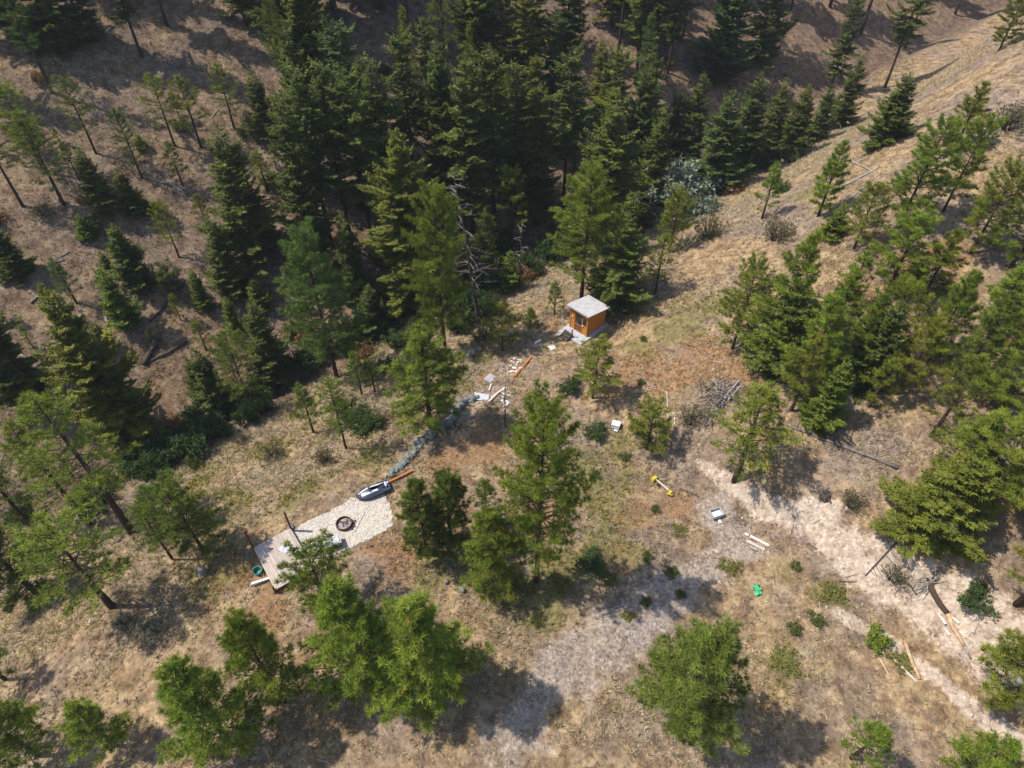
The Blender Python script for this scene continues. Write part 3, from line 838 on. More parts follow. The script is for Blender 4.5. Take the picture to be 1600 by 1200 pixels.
while n_wood < 105 and tries < 6000:
    tries += 1
    px, py = wood_rng.uniform(-260, 1860), wood_rng.uniform(-120, 165)
    p = ground_at(px, py)
    if p.y > 220: continue
    d, s = gully(np.array(p.x), np.array(p.y))
    hill_side = float(d) > 6
    if hill_side and (py > 120 or wood_rng.random() < 0.6): continue
    if 100 < px < 460 and py > 90: continue
    if any(math.hypot(p.x - a, p.y - b) < (2.6 if not hill_side else 3.6) for a, b, r, h in TREES): continue
    k = wood_rng.choice(['bare', 'fir', 'fir', 'bare', 'thin']) if not hill_side else wood_rng.choice(['pine', 'thin', 'fir'])
    h = wood_rng.uniform(15, 25) if not hill_side else wood_rng.uniform(5, 10)
    if px < 480: h *= 0.7
    tn = wood_rng.choice('dggby' if not hill_side else 'vyg')
    wood_tree(k, p, h, tn, hill_side)
    n_wood += 1
n_sap, tries = 0, 0
while n_sap < 30 and tries < 3000:         # young growth scattered over the far left hillside
    tries += 1
    px, py = wood_rng.uniform(-40, 470), wood_rng.uniform(160, 560)
    p = ground_at(px, py)
    d, s = gully(np.array(p.x), np.array(p.y))
    if float(d) > -6 or any(math.hypot(p.x - a, p.y - b) < 2.6 for a, b, r, h in TREES): continue
    k = wood_rng.choice(['fir', 'thin', 'fir', 'thin', 'round']); tn = wood_rng.choice('gyvdy')
    side = ['at the left edge', 'under the corner pines', 'around the fallen logs', 'left of the wood', 'left of the wood'][int(np.clip(px // 110, 0, 4))]
    plant(k, p, wood_rng.uniform(1.6, 4.2), wood_rng.uniform(1.0, 1.3), tn, 'young %s %s on the %s far hillside, %s' % (TINT_WORD[tn], KIND_WORD[k].split()[-1], 'upper' if py < 300 else ('middle' if py < 430 else 'lower'), side), 'young conifers on the far left hillside')
    n_sap += 1
n_belt, tries = 0, 0
while n_belt < 26 and tries < 3000:        # the belt of the wood seen between the named trees
    tries += 1
    px, py = wood_rng.uniform(455, 1010), wood_rng.uniform(165, 340)
    p = ground_at(px, py)
    d, s = gully(np.array(p.x), np.array(p.y))
    if float(d) > -5 or any(math.hypot(p.x - a, p.y - b) < 2.3 for a, b, r, h in TREES): continue
    wood_tree(wood_rng.choice(['bare', 'bare', 'fir', 'thin']), p, wood_rng.uniform(11, 19), wood_rng.choice('dgyyb'), False)
    n_belt += 1
for px, py, h, k in ((180, 1165, 6, 'pine'), (1330, 1185, 5, 'thin'), (60, 1180, 7, 'pine'), (1500, 1220, 6, 'pine')):
    p = ground_at(px, py)
    plant(k, p, h, 1.15, 'v', {180: 'pine low at the bottom left, below the dry slope', 1330: 'thin pine at the bottom beside the track', 60: 'pine at the very bottom left corner', 1500: 'pine at the very bottom right corner'}[px])

# ------------------------------------------------------------------ shrubs
def gen_shrub(seed, r, h, n, leaf, colr, twig=0.5, stems=14, up=0.35):
    """a bush: arching stems with leaf-sized faces spread through its volume"""
    rng = np.random.RandomState(seed)
    wood = MB(); P, D = [], []
    for k in range(stems):
        a, sp = rng.uniform(0, 6.28), math.sqrt(rng.uniform(0.02, 1))
        tip = Vector((math.cos(a) * r * sp, math.sin(a) * r * sp, h * (1.0 - 0.55 * sp * sp) * rng.uniform(0.75, 1.05)))
        b = Vector((math.cos(a) * r * 0.12, math.sin(a) * r * 0.12, -0.15))
        m = b.lerp(tip, 0.5) + Vector((0, 0, 0.12 * h))
        wood.tube([b, m, tip], [0.018 + 0.012 * r, 0.012, 0.006], 3, cap=False)
        for j in range(max(1, n // stems)):
            s = rng.uniform(0.35, 1.0)
            q = (m.lerp(tip, (s - 0.5) * 2) if s > 0.5 else b.lerp(m, s * 2)) + Vector(rng.normal(0, 0.13 * r, 3))
            q.z = max(q.z, 0.03)
            P.append(tuple(q)); D.append((math.cos(a) * 0.5, math.sin(a) * 0.5, 0.8))
    P, D = np.array(P), unit(np.array(D))
    c = np.array(colr) * rng.uniform(0.7, 1.3, (len(P), 1)) * (1 + rng.normal(0, 0.08, (len(P), 3)))
    V, F, C = blades(P, D, np.full(len(P), leaf), 7, up, leaf * 0.42, c, rng, 0.25)
    w = bpy.data.meshes.new('shrub_stem')
    w.from_pydata(np.concatenate(wood.v).tolist(), [], wood.f); w.materials.append(M['darkwood']); w.update()
    return w, fast_mesh('shrub_foliage', V, F, C, M['leaf'])

SHRUB = {
 'green': gen_shrub(301, 1.0, 1.3, 620, 0.17, (0.070, 0.105, 0.028)),
 'bluegreen': gen_shrub(302, 1.0, 1.5, 620, 0.17, (0.060, 0.100, 0.028)),
 'silver': gen_shrub(303, 1.0, 1.0, 800, 0.13, (0.22, 0.25, 0.20)),
 'sage': gen_shrub(304, 1.0, 0.8, 520, 0.13, (0.22, 0.215, 0.16)),
 'twiggy': gen_shrub(305, 1.0, 1.15, 170, 0.13, (0.13, 0.12, 0.06), stems=46),
 'rusty': gen_shrub(306, 1.0, 0.9, 420, 0.15, (0.20, 0.115, 0.045)),
 'lime': gen_shrub(307, 1.0, 0.9, 520, 0.20, (0.22, 0.27, 0.04)),
 'dark': gen_shrub(308, 1.0, 0.55, 420, 0.15, (0.130, 0.150, 0.042)),
 'yellow': gen_shrub(309, 1.0, 0.5, 380, 0.15, (0.21, 0.20, 0.055)),
}
def shrub(kind, px, py, r, h, label, group=None, at=None):
    p = at or ground_at(px, py)
    root = thing('shrub', p, label, 'shrub', tree_rng.uniform(0, 6.28), group)
    root.scale = (r * tree_rng.uniform(0.75, 1.15), r * tree_rng.uniform(0.75, 1.15), h)
    w, f = SHRUB[kind]
    link('stem', w, root); link('foliage', f, root)
    return root
for a in [
 ('silver', 1068, 326, 6.0, 5.2, 'large silvery grey-green bush on the gully rim'),
 ('silver', 1026, 334, 3.4, 3.4, 'lower silvery bush at the left foot of the large silvery one'),
 ('twiggy', 1108, 372, 2.0, 2.4, 'grey-green twiggy bush right of the yellow-green pine'),
 ('twiggy', 1213, 374, 1.9, 1.9, 'grey twiggy bush on the right hillside below the fork-stemmed pine'),
 ('twiggy', 1575, 200, 2.4, 2.2, 'grey bush at the top right corner'),
 ('rusty', 1150, 300, 1.8, 1.6, 'brown brushy bush behind the grey-green twiggy bush'),
 ('green', 1232, 250, 2.0, 1.6, 'green bush in front of the fir trio'),
 ('green', 1190, 262, 1.6, 1.4, 'low green bush left of the fir trio'),
 ('green', 1215, 300, 1.6, 1.3, 'green bush on the right hillside rim'),
 ('sage', 236, 992, 1.25, 1.2, 'pale sagebrush on the lower left slope, the bigger one'),
 ('sage', 198, 976, 0.85, 1.1, 'darker sagebrush left of the bigger sagebrush'),
 ('twiggy', 428, 712, 1.5, 1.3, 'leafless-looking bush on the dry slope'),
 ('twiggy', 508, 722, 1.1, 1.5, 'upright twiggy bush below the slope saplings'),
 ('twiggy', 380, 690, 1.1, 1.1, 'grey bush at the left of the dry slope'),
 ('green', 545, 652, 1.8, 1.7, 'pale bushy shrub beside the mid slope young pine'),
 ('green', 572, 668, 1.4, 1.3, 'low shrub right of the mid slope young pine'),
 ('twiggy', 596, 660, 1.3, 1.2, 'grey shrub between slope saplings and the bright conical pine'),
 ('green', 606, 580, 1.3, 1.3, 'shrub at the slope top left of the bright conical pine'),
 ('bluegreen', 576, 514, 1.5, 2.6, 'blue-green leafy bush at the gully rim'),
 ('green', 556, 528, 1.5, 1.6, 'leafy bush left of the blue-green rim bush'),
 ('bluegreen', 745, 500, 2.2, 2.4, 'dark leafy bush below the dead snag'),
 ('green', 716, 520, 1.6, 1.7, 'leafy bush under the tallest pale pine'),
 ('twiggy', 752, 530, 1.8, 1.6, 'grey brush right of the tallest pale pine'),
 ('green', 735, 470, 2.0, 2.4, 'green bush in the gully right of the snag'),
 ('green', 830, 426, 2.0, 2.2, 'green bush in the gully above the pale pole'),
 ('bluegreen', 860, 410, 2.0, 2.2, 'green bush left of the big cabin pine'),
 ('green', 780, 400, 2.2, 2.6, 'gully bush in shade, centre'),
 ('rusty', 720, 430, 1.8, 1.6, 'rust-brown bush in the gully centre'),
 ('green', 1000, 350, 1.6, 1.7, 'leafy bush left of the silvery bushes'),
 ('rusty', 470, 520, 1.8, 1.4, 'rust-brown bush left of the large bluish pine'),
 ('bluegreen', 300, 705, 2.4, 2.2, 'leafy bush in the gully mouth, middle one'),
 ('bluegreen', 262, 722, 2.0, 2.0, 'leafy bush in the gully mouth, left one'),
 ('green', 340, 680, 2.0, 1.8, 'leafy bush in the gully mouth, right one'),
 ('green', 226, 742, 1.6, 1.5, 'pale bush at the left end of the gully mouth'),
 ('bluegreen', 395, 640, 2.0, 1.6, 'leafy bush at the pine by the gully mouth'),
 ('green', 430, 600, 2.0, 1.7, 'green bush along the gully edge'),
 ('rusty', 270, 670, 2.0, 1.3, 'rust-brown bush beside the large olive-dark fir'),
 ('green', 470, 572, 1.6, 1.5, 'green bush under the left boughs of the large bluish pine'),
 ('lime', 1368, 998, 0.9, 1.0, 'bright lime green bush at the foot of the sandy bank'),
 ('twiggy', 1395, 905, 1.2, 1.2, 'dead grey brush above the sandy bank'),
 ('twiggy', 1330, 790, 1.3, 1.2, 'grey bush below the broad bright fir'),
 ('green', 1522, 940, 1.2, 0.9, 'olive bush right of the uprooted log'),
 ('dark', 1010, 690, 0.6, 0.7, 'low dark bush by the small yellow-green pine'),
 ('green', 930, 680, 1.0, 0.8, 'low green bush left of the white box'),
 ('twiggy', 1078, 660, 1.4, 1.3, 'grey-green bush left of the brush pile'),
 ('green', 890, 610, 1.2, 1.0, 'low bush under the round pale pine'),
 ('dark', 1012, 872, 0.55, 0.6, 'small dark green weed clump, upper one at the track edge'),
 ('dark', 1047, 896, 0.65, 0.6, 'green weed clump in the middle of the track edge'),
 ('dark', 1062, 930, 0.50, 0.6, 'green weed clump lower at the track edge'),
 ('dark', 1008, 943, 0.45, 0.6, 'dark weed clump left in the gravel'),
 ('yellow', 982, 962, 0.55, 0.5, 'yellowish weed clump left of the bottom pine'),
 ('dark', 1024, 798, 0.45, 0.5, 'dark weed below the yellow machine'),
 ('dark', 1242, 885, 0.5, 0.5, 'weed clump above the sand'),
 ('yellow', 1140, 884, 0.9, 0.6, 'yellow-green weed clump in the gravel clearing'),
 ('yellow', 1302, 930, 0.95, 0.7, 'green-yellow weed patch left of the sandy bank'),
 ('dark', 1274, 968, 0.7, 0.7, 'dark grass clump beside the track'),
 ('dark', 1240, 982, 0.6, 0.6, 'dark grass clump left of the other track clump'),
 ('yellow', 1060, 830, 0.9, 0.5, 'yellowish weed patch in the upper gravel'),
 ('yellow', 1230, 1035, 1.2, 0.6, 'yellow weed patch at the bottom of the track'),
 ('yellow', 1405, 1035, 1.0, 0.5, 'yellow weeds between the peeled poles'),
 ('dark', 842, 972, 0.7, 0.6, 'weed clump at the shaded track edge'),
 ('yellow', 880, 915, 1.0, 0.7, 'yellow-green weeds under the tall open pine, right'),
 ('yellow', 815, 915, 1.0, 0.8, 'yellow-green weeds under the tall open pine, left'),
 ('green', 925, 880, 1.0, 0.6, 'green weeds in the big tree shadow'),
 ('dark', 950, 905, 0.8, 0.6, 'green weed patch at the shadow tip'),
 ('dark', 930, 745, 0.7, 0.6, 'dark weed in the yellow meadow patch'),
 ('dark', 975, 715, 0.6, 0.6, 'dark green tuft in the meadow right of the tall open pine'),
 ('dark', 1002, 600, 0.45, 0.6, 'lone tuft in the reddish meadow'),
 ('dark', 1005, 532, 0.5, 0.6, 'tuft in the meadow right of the cabin'),
]: shrub(*a)
sh_rng = random.Random(77)
def spot(u):
    return [w for x0, w in [(-9999, 'left of the gully mouth'), (180, 'below the olive-dark fir'), (330, 'by the gully mouth pine'), (460, 'under the bluish pine'), (580, 'under the huge olive fir'), (700, 'below the dead snag'), (800, 'left of the cabin pine'),
                            (930, 'behind the cabin'), (1030, 'around the silvery bush'), (1130, 'below the ridge firs'), (1300, 'at the upper right')] if u >= x0][-1]
BRUSH = {'green': 'leafy green', 'bluegreen': 'blue-green', 'dark': 'low dark green', 'rusty': 'rust-brown', 'twiggy': 'grey twiggy'}
for k in range(22):                # the leafy strip along the foot of the dry slope
    f = k / 21
    u, v = 205 + 440 * f + sh_rng.uniform(-12, 12), 752 - 250 * f - 22 * math.sin(math.pi * f) + sh_rng.uniform(-10, 4)
    kd = sh_rng.choice(['green', 'bluegreen', 'green', 'dark'])
    shrub(kd, u, v - 8, sh_rng.uniform(1.0, 1.9), sh_rng.uniform(1.0, 1.7), '%s bush at the dry slope foot, %s' % (BRUSH[kd], spot(u)), 'bushes along the foot of the dry slope')
n = 0
while n < 46:                      # brush along the shaded gully bed
    s, d0 = sh_rng.uniform(-48, 60), sh_rng.uniform(-5, 3)
    x, y = -2 + 0.766 * s + 0.643 * d0, 60 + 0.643 * s - 0.766 * d0
    p = Vector((x, y, hz(x, y)))
    u, v = to_pixel(*p)
    if not (-60 < u < 1660): continue
    kd = sh_rng.choice(['green', 'bluegreen', 'dark', 'green', 'rusty'])
    shrub(kd, 0, 0, sh_rng.uniform(1.2, 2.4), sh_rng.uniform(1.0, 2.2), '%s brush on the shaded gully bed, %s' % (BRUSH[kd], spot(u)), 'brush along the gully bed', at=p)
    n += 1
n = 0
while n < 60:                      # low scrub under the far wood
    px, py = sh_rng.uniform(0, 1150), sh_rng.uniform(90, 420)
    p = ground_at(px, py)
    d, s = gully(np.array(p.x), np.array(p.y))
    if float(d) > -4: continue
    if px < 430 and sh_rng.random() < 0.6: continue
    kd = sh_rng.choice(['dark', 'green', 'rusty', 'twiggy'])
    high = 'upper' if py < 200 else ('middle' if py < 310 else 'lower')
    shrub(kd, 0, 0, sh_rng.uniform(0.9, 1.8), sh_rng.uniform(0.8, 1.6), '%s scrub on the %s far hillside, %s' % (BRUSH[kd], high, spot(px)), 'low scrub on the far hillside', at=p)
    n += 1

# ------------------------------------------------------------------ dry bunchgrass, weeds and loose stones (nobody could count them)
def keep_clear(x, y):
    ok = np.ones(len(x), bool)
    ok &= np.hypot((x + 11.6) , (y - 27.7)) > 0  # footprints below
    for poly in CLEAR:
        inside = np.zeros(len(x), bool)
        j = len(poly) - 1
        for i in range(len(poly)):
            xi, yi = poly[i]; xj, yj = poly[j]
            c = ((yi > y) != (yj > y)) & (x < (xj - xi) * (y - yi) / (yj - yi + 1e-12) + xi)
            inside ^= c; j = i
        ok &= ~inside
    return ok
PAD_PIX = [(418, 868), (470, 818), (520, 796), (548, 778), (600, 770), (612, 790), (616, 822), (580, 842), (543, 858), (512, 874), (470, 895)]
PAD = [tuple(on_level(a, b, 0.0)[:2]) for a, b in PAD_PIX]
CABIN_C = on_level(916, 523, 0.12); CABIN_A = on_level(887, 511, 0.12); CABIN_B = on_level(947, 508, 0.12)
DECK_Z = 0.35
DK0, DK1, DK2 = on_level(395.5, 856, DECK_Z), on_level(454, 825, DECK_Z), on_level(428, 922, DECK_Z)
q4 = CABIN_A + CABIN_B - CABIN_C
BOAT_POLY = [tuple(on_level(a, b, 0.0)[:2]) for a, b in ((552, 782), (566, 792), (612, 772), (606, 752), (580, 760))]
CLEAR = [PAD, BOAT_POLY, [tuple(v[:2]) for v in (DK0, DK1, DK1 + DK2 - DK0, DK2)], [tuple(v[:2]) for v in (CABIN_A + Vector((-1, 0, 0)), CABIN_C + Vector((-0.3, -1, 0)), CABIN_B + Vector((0.5, 0, 0)), q4)]]

grng = np.random.RandomState(99)
def scatter(n, seed):
    g = np.random.RandomState(seed)
    x = g.uniform(-80, 85, n); y = g.uniform(6, 118, n)
    z = height(x, y)
    u, v = to_pixel(x, y, z)
    k = (u > -200) & (u < 1800) & (v > -120) & (v < 1320) & keep_clear(x, y)
    dist = np.sqrt(x * x + y * y + (z - CAM_H) ** 2)
    k &= g.uniform(0, 1, n) < np.clip((58 / dist) ** 1.8, 0.10, 1)
    return x[k], y[k], z[k], g

def pick(mask, g):
    return g.uniform(0, 1, len(mask)) < mask

x, y, z, g = scatter(330000, 401)
gr_, sa_, gn_, og_, fo_ = masks(x, y)
d_, s_ = gully(x, y)
patch = fbm(x * 0.28, y * 0.28, 61, 3)
dens = 0.16 + 0.84 * sstep(0.38, 0.54, patch)
dens *= (1 - 0.93 * gr_) * (1 - 0.95 * np.clip(1.8 * sa_, 0, 1)) * (1 - 0.45 * fo_)
dens = np.where((d_ > 0) & (d_ < 17), np.maximum(dens, 1.0 * (1 - gr_)), dens)
k = pick(dens, g)
x, y, z, gn_, og_, fo_, d_ = x[k], y[k], z[k], gn_[k], og_[k], fo_[k], d_[k]
pos = np.stack([x, y, z - 0.02], 1)
n = len(pos)
hue = g.uniform(0, 1, (n, 1))
c = np.array([0.60, 0.505, 0.33]) * (1 - hue) + np.array([0.38, 0.30, 0.19]) * hue
tone = fbm(x * 0.13, y * 0.13, 71, 3)[:, None]
onsl = ((d_ > 0) & (d_ < 17))[:, None]
c = np.where(~onsl & (tone + g.normal(0, 0.06, (n, 1)) > 0.52), np.array([0.50, 0.365, 0.19]) * (1 - 0.35 * hue), c)           # golden patches
c = np.where(~onsl & (tone + g.normal(0, 0.06, (n, 1)) < 0.36), np.array([0.40, 0.315, 0.26]) * (1 - 0.35 * hue), c)           # greyish mauve patches
c = np.where(g.uniform(0, 1, (n, 1)) < 0.10, np.array([0.30, 0.27, 0.10]), c)
gsel = g.uniform(0, 1, n) < gn_ * 0.9
c[gsel] = (np.array([0.17, 0.185, 0.04]) * (1 - hue) + np.array([0.36, 0.30, 0.08]) * hue)[gsel]
osel = g.uniform(0, 1, n) < og_ * 0.55
c[osel] = (np.array([0.38, 0.20, 0.08]) * (1 - hue) + np.array([0.48, 0.32, 0.14]) * hue)[osel]
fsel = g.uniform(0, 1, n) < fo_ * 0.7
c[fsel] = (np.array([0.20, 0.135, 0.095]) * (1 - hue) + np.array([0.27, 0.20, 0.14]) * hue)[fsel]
c *= g.uniform(0.75, 1.2, (n, 1))
ln = g.uniform(0.18, 0.42, n) * np.where((d_ > 0) & (d_ < 17), 1.3, 1.0)
dr = unit(np.stack([g.normal(0, 0.35, n), g.normal(0, 0.35, n), np.ones(n)], 1))
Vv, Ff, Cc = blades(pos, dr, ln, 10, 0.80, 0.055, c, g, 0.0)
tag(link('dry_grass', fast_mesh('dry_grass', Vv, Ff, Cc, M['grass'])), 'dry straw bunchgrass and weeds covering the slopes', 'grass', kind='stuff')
N_GRASS = n

def ico(sub=1):
    b = bmesh.new(); bmesh.ops.create_icosphere(b, subdivisions=sub, radius=1.0)
    v = np.array([tuple(p.co) for p in b.verts]); f = np.array([[q.index for q in fc.verts] for fc in b.faces]); b.free()
    return v, f
IV, IF = ico(1)
bo = bmesh.new(); bmesh.ops.create_cube(bo, size=1.4); OV = np.array([tuple(p.co) for p in bo.verts]); OF = np.array([[q.index for q in fc.verts] for fc in bo.faces]); bo.free()
x, y, z, g = scatter(60000, 402)
gr_, sa_, gn_, og_, fo_ = masks(x, y)
k = pick(np.clip(0.05 + 0.85 * gr_ + 0.25 * sa_, 0, 1), g)
x, y, z = x[k], y[k], z[k]; n = len(x)
sz = g.uniform(0.02, 0.06, (n, 1, 1)) * np.where(g.uniform(0, 1, (n, 1, 1)) < 0.06, 1.8, 1.0) * g.uniform(0.6, 1.3, (n, 1, 3))
a = g.uniform(0, 6.28, n); ca, sa2 = np.cos(a)[:, None], np.sin(a)[:, None]
P = OV[None] * sz * (1 + g.normal(0, 0.15, (n, len(OV), 3)))
P = np.stack([P[..., 0] * ca - P[..., 1] * sa2, P[..., 0] * sa2 + P[..., 1] * ca, P[..., 2]], -1) + np.stack([x, y, z + 0.01], 1)[:, None]
Fo = (OF[None] + (np.arange(n) * len(OV))[:, None, None]).reshape(-1, 4)
cc = np.repeat(np.array([0.40, 0.36, 0.32]) * g.uniform(0.5, 1.5, (n, 1)), len(OV), 0)
tag(link('loose_stones', fast_mesh('loose_stones', P.reshape(-1, 3), Fo, np.clip(cc, 0, 0.75), M['grass'])), 'loose pale stones strewn over the track and clearing', 'stones', kind='stuff')

# fallen sticks and twigs
x, y, z, g = scatter(9000, 403)
gr_, sa_, gn_, og_, fo_ = masks(x, y)
k = pick(np.clip(0.30 + 0.35 * fo_ - 0.2 * gr_, 0, 1), g)
x, y, z = x[k], y[k], z[k]; n = len(x)
L = g.uniform(0.25, 1.1, n) * np.where(g.uniform(0, 1, n) < 0.1, 1.8, 1); a = g.uniform(0, 6.28, n); w = 0.014 + 0.016 * L
e = np.stack([np.cos(a), np.sin(a)], 1) * L[:, None] / 2
A = np.stack([x - e[:, 0], y - e[:, 1], height(x - e[:, 0], y - e[:, 1]) + 0.04], 1)
B = np.stack([x + e[:, 0], y + e[:, 1], height(x + e[:, 0], y + e[:, 1]) + 0.05], 1)
sd = unit(np.cross(B - A, [0, 0, 1.0])) * w[:, None]; up = np.tile([0, 0, 1.0], (n, 1)) * w[:, None] * 1.6
V = np.stack([A - sd, A + sd, A + up, B - sd * .6, B + sd * .6, B + up * .6], 1).reshape(-1, 3)
i = np.arange(n) * 6
F = np.concatenate([np.stack([i, i + 3, i + 5, i + 2], 1), np.stack([i + 1, i + 2, i + 5, i + 4], 1), np.stack([i, i + 1, i + 4, i + 3], 1)])
C = np.repeat(np.array([0.36, 0.32, 0.28]) * g.uniform(0.35, 1.4, (n, 1)), 6, 0)
tag(link('fallen_twigs', fast_mesh('fallen_twigs', V, F, np.clip(C, 0, 0.7), M['grass'])), 'scattered fallen twigs and sticks on the slopes', 'twigs', kind='stuff')

# ------------------------------------------------------------------ object materials
M['snagwood'] = mat_noisy('brown_grey_snag', (0.09, 0.07, 0.06), (0.24, 0.20, 0.175), 6, 0.9, 0.15, None, 0.4)
M['cedar'] = mat_noisy('orange_stained_cedar', (0.36, 0.13, 0.018), (0.58, 0.25, 0.04), 4, 0.6, 0.3, (1.2, 1.2, 9), 0.15)
M['cedar_dark'] = mat_noisy('dark_stained_door_wood', (0.13, 0.050, 0.014), (0.23, 0.092, 0.025), 4, 0.55, 0.3, (6, 6, 1), 0.15)
M['glass'] = nt('dark_window_glass', 0.08, 0.6)[0]
M['glass'].node_tree.nodes['Principled BSDF'].inputs['Base Color'].default_value = (0.03, 0.035, 0.045, 1)
M['roofing'] = mat_noisy('weathered_grey_roofing', (0.36, 0.345, 0.35), (0.56, 0.54, 0.545), 3.2, 0.75, 0.3, None, 0.2)
M['slab'] = mat_noisy('pale_platform', (0.30, 0.30, 0.31), (0.47, 0.47, 0.48), 3, 0.85, 0.2, None, 0.2)
M['white'] = mat_noisy('white_plastic', (0.66, 0.66, 0.65), (0.82, 0.82, 0.80), 5, 0.5, 0.4, None, 0.05)
M['deck'] = mat_noisy('bleached_deck_plank', (0.36, 0.29, 0.24), (0.62, 0.55, 0.49), 3, 0.85, 0.15, (7, 1, 1), 0.2, vcol=True)
M['post'] = mat_noisy('brown_stained_post', (0.095, 0.035, 0.012), (0.17, 0.065, 0.02), 6, 0.7, 0.2, (5, 5, 0.6), 0.2)
M['beam'] = mat_noisy('orange_brown_timber', (0.30, 0.115, 0.035), (0.44, 0.185, 0.065), 5, 0.75, 0.2, None, 0.2)
M['steel'] = mat_noisy('rusty_fire_ring_steel', (0.045, 0.028, 0.022), (0.13, 0.07, 0.05), 9, 0.8, 0.3, None, 0.4)
M['ash'] = mat_noisy('pale_ash', (0.17, 0.14, 0.13), (0.42, 0.36, 0.34), 8, 0.95, 0.1, None, 0.6)
M['greymetal'] = mat_noisy('pale_grey_metal', (0.38, 0.39, 0.42), (0.56, 0.57, 0.60), 4, 0.45, 0.5, None, 0.1)
M['darkplastic'] = mat_noisy('black_plastic', (0.012, 0.012, 0.014), (0.035, 0.035, 0.04), 5, 0.45, 0.4, None, 0.1)
M['navy'] = mat_noisy('navy_blue_hull', (0.030, 0.036, 0.068), (0.055, 0.062, 0.11), 3, 0.3, 0.5, None, 0.05)
M['silver'] = mat_noisy('silver_stripe', (0.50, 0.51, 0.55), (0.70, 0.71, 0.74), 4, 0.35, 0.5, None, 0.05)
M['yellow'] = mat_noisy('yellow_painted_steel', (0.40, 0.29, 0.03), (0.66, 0.52, 0.05), 5, 0.5, 0.4, None, 0.1)
M['green'] = mat_noisy('bright_green_sheet', (0.03, 0.30, 0.12), (0.08, 0.46, 0.20), 5, 0.55, 0.3, None, 0.3)
M['teal'] = mat_noisy('teal_plastic', (0.03, 0.16, 0.15), (0.06, 0.26, 0.23), 5, 0.5, 0.4, None, 0.1)
M['blue'] = mat_noisy('blue_plastic', (0.02, 0.13, 0.48), (0.05, 0.24, 0.68), 5, 0.4, 0.5, None, 0.05)
M['red'] = mat_noisy('red_orange_plastic', (0.55, 0.06, 0.02), (0.72, 0.13, 0.05), 5, 0.5, 0.4, None, 0.05)
M['peeled'] = mat_noisy('peeled_orange_wood', (0.28, 0.12, 0.04), (0.62, 0.46, 0.30), 4, 0.75, 0.2, (1, 1, 1), 0.3)
M['palewood'] = mat_noisy('pale_split_wood', (0.50, 0.43, 0.35), (0.72, 0.66, 0.58), 5, 0.8, 0.2, None, 0.2)
M['chalk'] = mat_noisy('white_chalky_rubble', (0.50, 0.45, 0.40), (0.74, 0.70, 0.66), 6, 0.95, 0.1, None, 0.5)

# pale gravel of the fire-pit pad: one sheet with real pebbles on it
m, t, b = nt('pale_pea_gravel', 0.95, 0.15)
co = coords(t)
vo = N(t, 'ShaderNodeTexVoronoi', Scale=11.0); t.links.new(co, vo.inputs['Vector'])
cg = ramp(t, vo.outputs['Color'], [(0.0, (0.36, 0.31, 0.26)), (0.3, (0.46, 0.41, 0.35)), (0.7, (0.54, 0.49, 0.42)), (1.0, (0.64, 0.60, 0.54))])
cg = mixc(t, 0.5, cg, ramp(t, noise(t, co, 1.2, 5), [(0.3, (0.8, 0.77, 0.74)), (0.7, (1.1, 1.1, 1.1))]), 'MULTIPLY')
t.links.new(cg, b.inputs['Base Color'])
bump(t, b, vo.outputs['Distance'], 0.9, 0.04)
M['pad'] = m
bm = bmesh.new()
def resample(poly, step):
    out = []
    for i in range(len(poly)):
        a, c = Vector((*poly[i], 0)), Vector((*poly[(i + 1) % len(poly)], 0))
        k = max(1, int((c - a).length / step))
        out += [a.lerp(c, j / k) for j in range(k)]
    return out
ring = resample(PAD, 0.22)
jit = random.Random(4)
cx, cy = sum(p.x for p in ring) / len(ring), sum(p.y for p in ring) / len(ring)
outer = [Vector((p.x + jit.uniform(-.10, .10), p.y + jit.uniform(-.10, .10), 0)) for p in ring]
rows = []
for q, zz in ((1.0, -0.06), (0.985, 0.022), (0.8, 0.035), (0.55, 0.035), (0.3, 0.035)):
    rows.append([bm.verts.new((cx + (p.x - cx) * q, cy + (p.y - cy) * q, max(hz(cx + (p.x - cx) * q, cy + (p.y - cy) * q), 0.0) + zz)) for p in outer])
for r0_, r1_ in zip(rows[:-1], rows[1:]):
    for i in range(len(r0_)):
        j = (i + 1) % len(r0_)
        bm.faces.new((r0_[i], r0_[j], r1_[j], r1_[i]))
bm.faces.new(rows[-1])
bmesh.ops.recalc_face_normals(bm, faces=bm.faces)
me = bpy.data.meshes.new('gravel_pad'); bm.to_mesh(me); bm.free(); me.materials.append(M['pad'])
tag(link('gravel_pad', me), 'pale gravel pad around the fire ring', 'gravel pad', kind='structure')
g = np.random.RandomState(5)
n = 5200
x = g.uniform(min(p[0] for p in PAD) - .2, max(p[0] for p in PAD) + .2, n); y = g.uniform(min(p[1] for p in PAD) - .2, max(p[1] for p in PAD) + .2, n)
CLEAR_SAVE, CLEAR = CLEAR, [PAD]
k = ~keep_clear(x, y)
CLEAR = CLEAR_SAVE
x, y = x[k], y[k]; n = len(x)
sz = g.uniform(0.014, 0.032, (n, 1, 1)) * g.uniform(0.7, 1.3, (n, 1, 3))
P = OV[None] * sz * (1 + g.normal(0, 0.2, (n, len(OV), 3))) + np.stack([x, y, np.full(n, 0.038)], 1)[:, None]
Fo = (OF[None] + (np.arange(n) * len(OV))[:, None, None]).reshape(-1, 4)
cc = np.repeat(np.array([0.54, 0.48, 0.41]) * g.uniform(0.6, 1.25, (n, 1)), len(OV), 0)
tag(link('pebbles', fast_mesh('pebbles', P.reshape(-1, 3), Fo, cc, M['grass'])), 'small cream pebbles of the gravel pad', 'pebbles', kind='stuff')

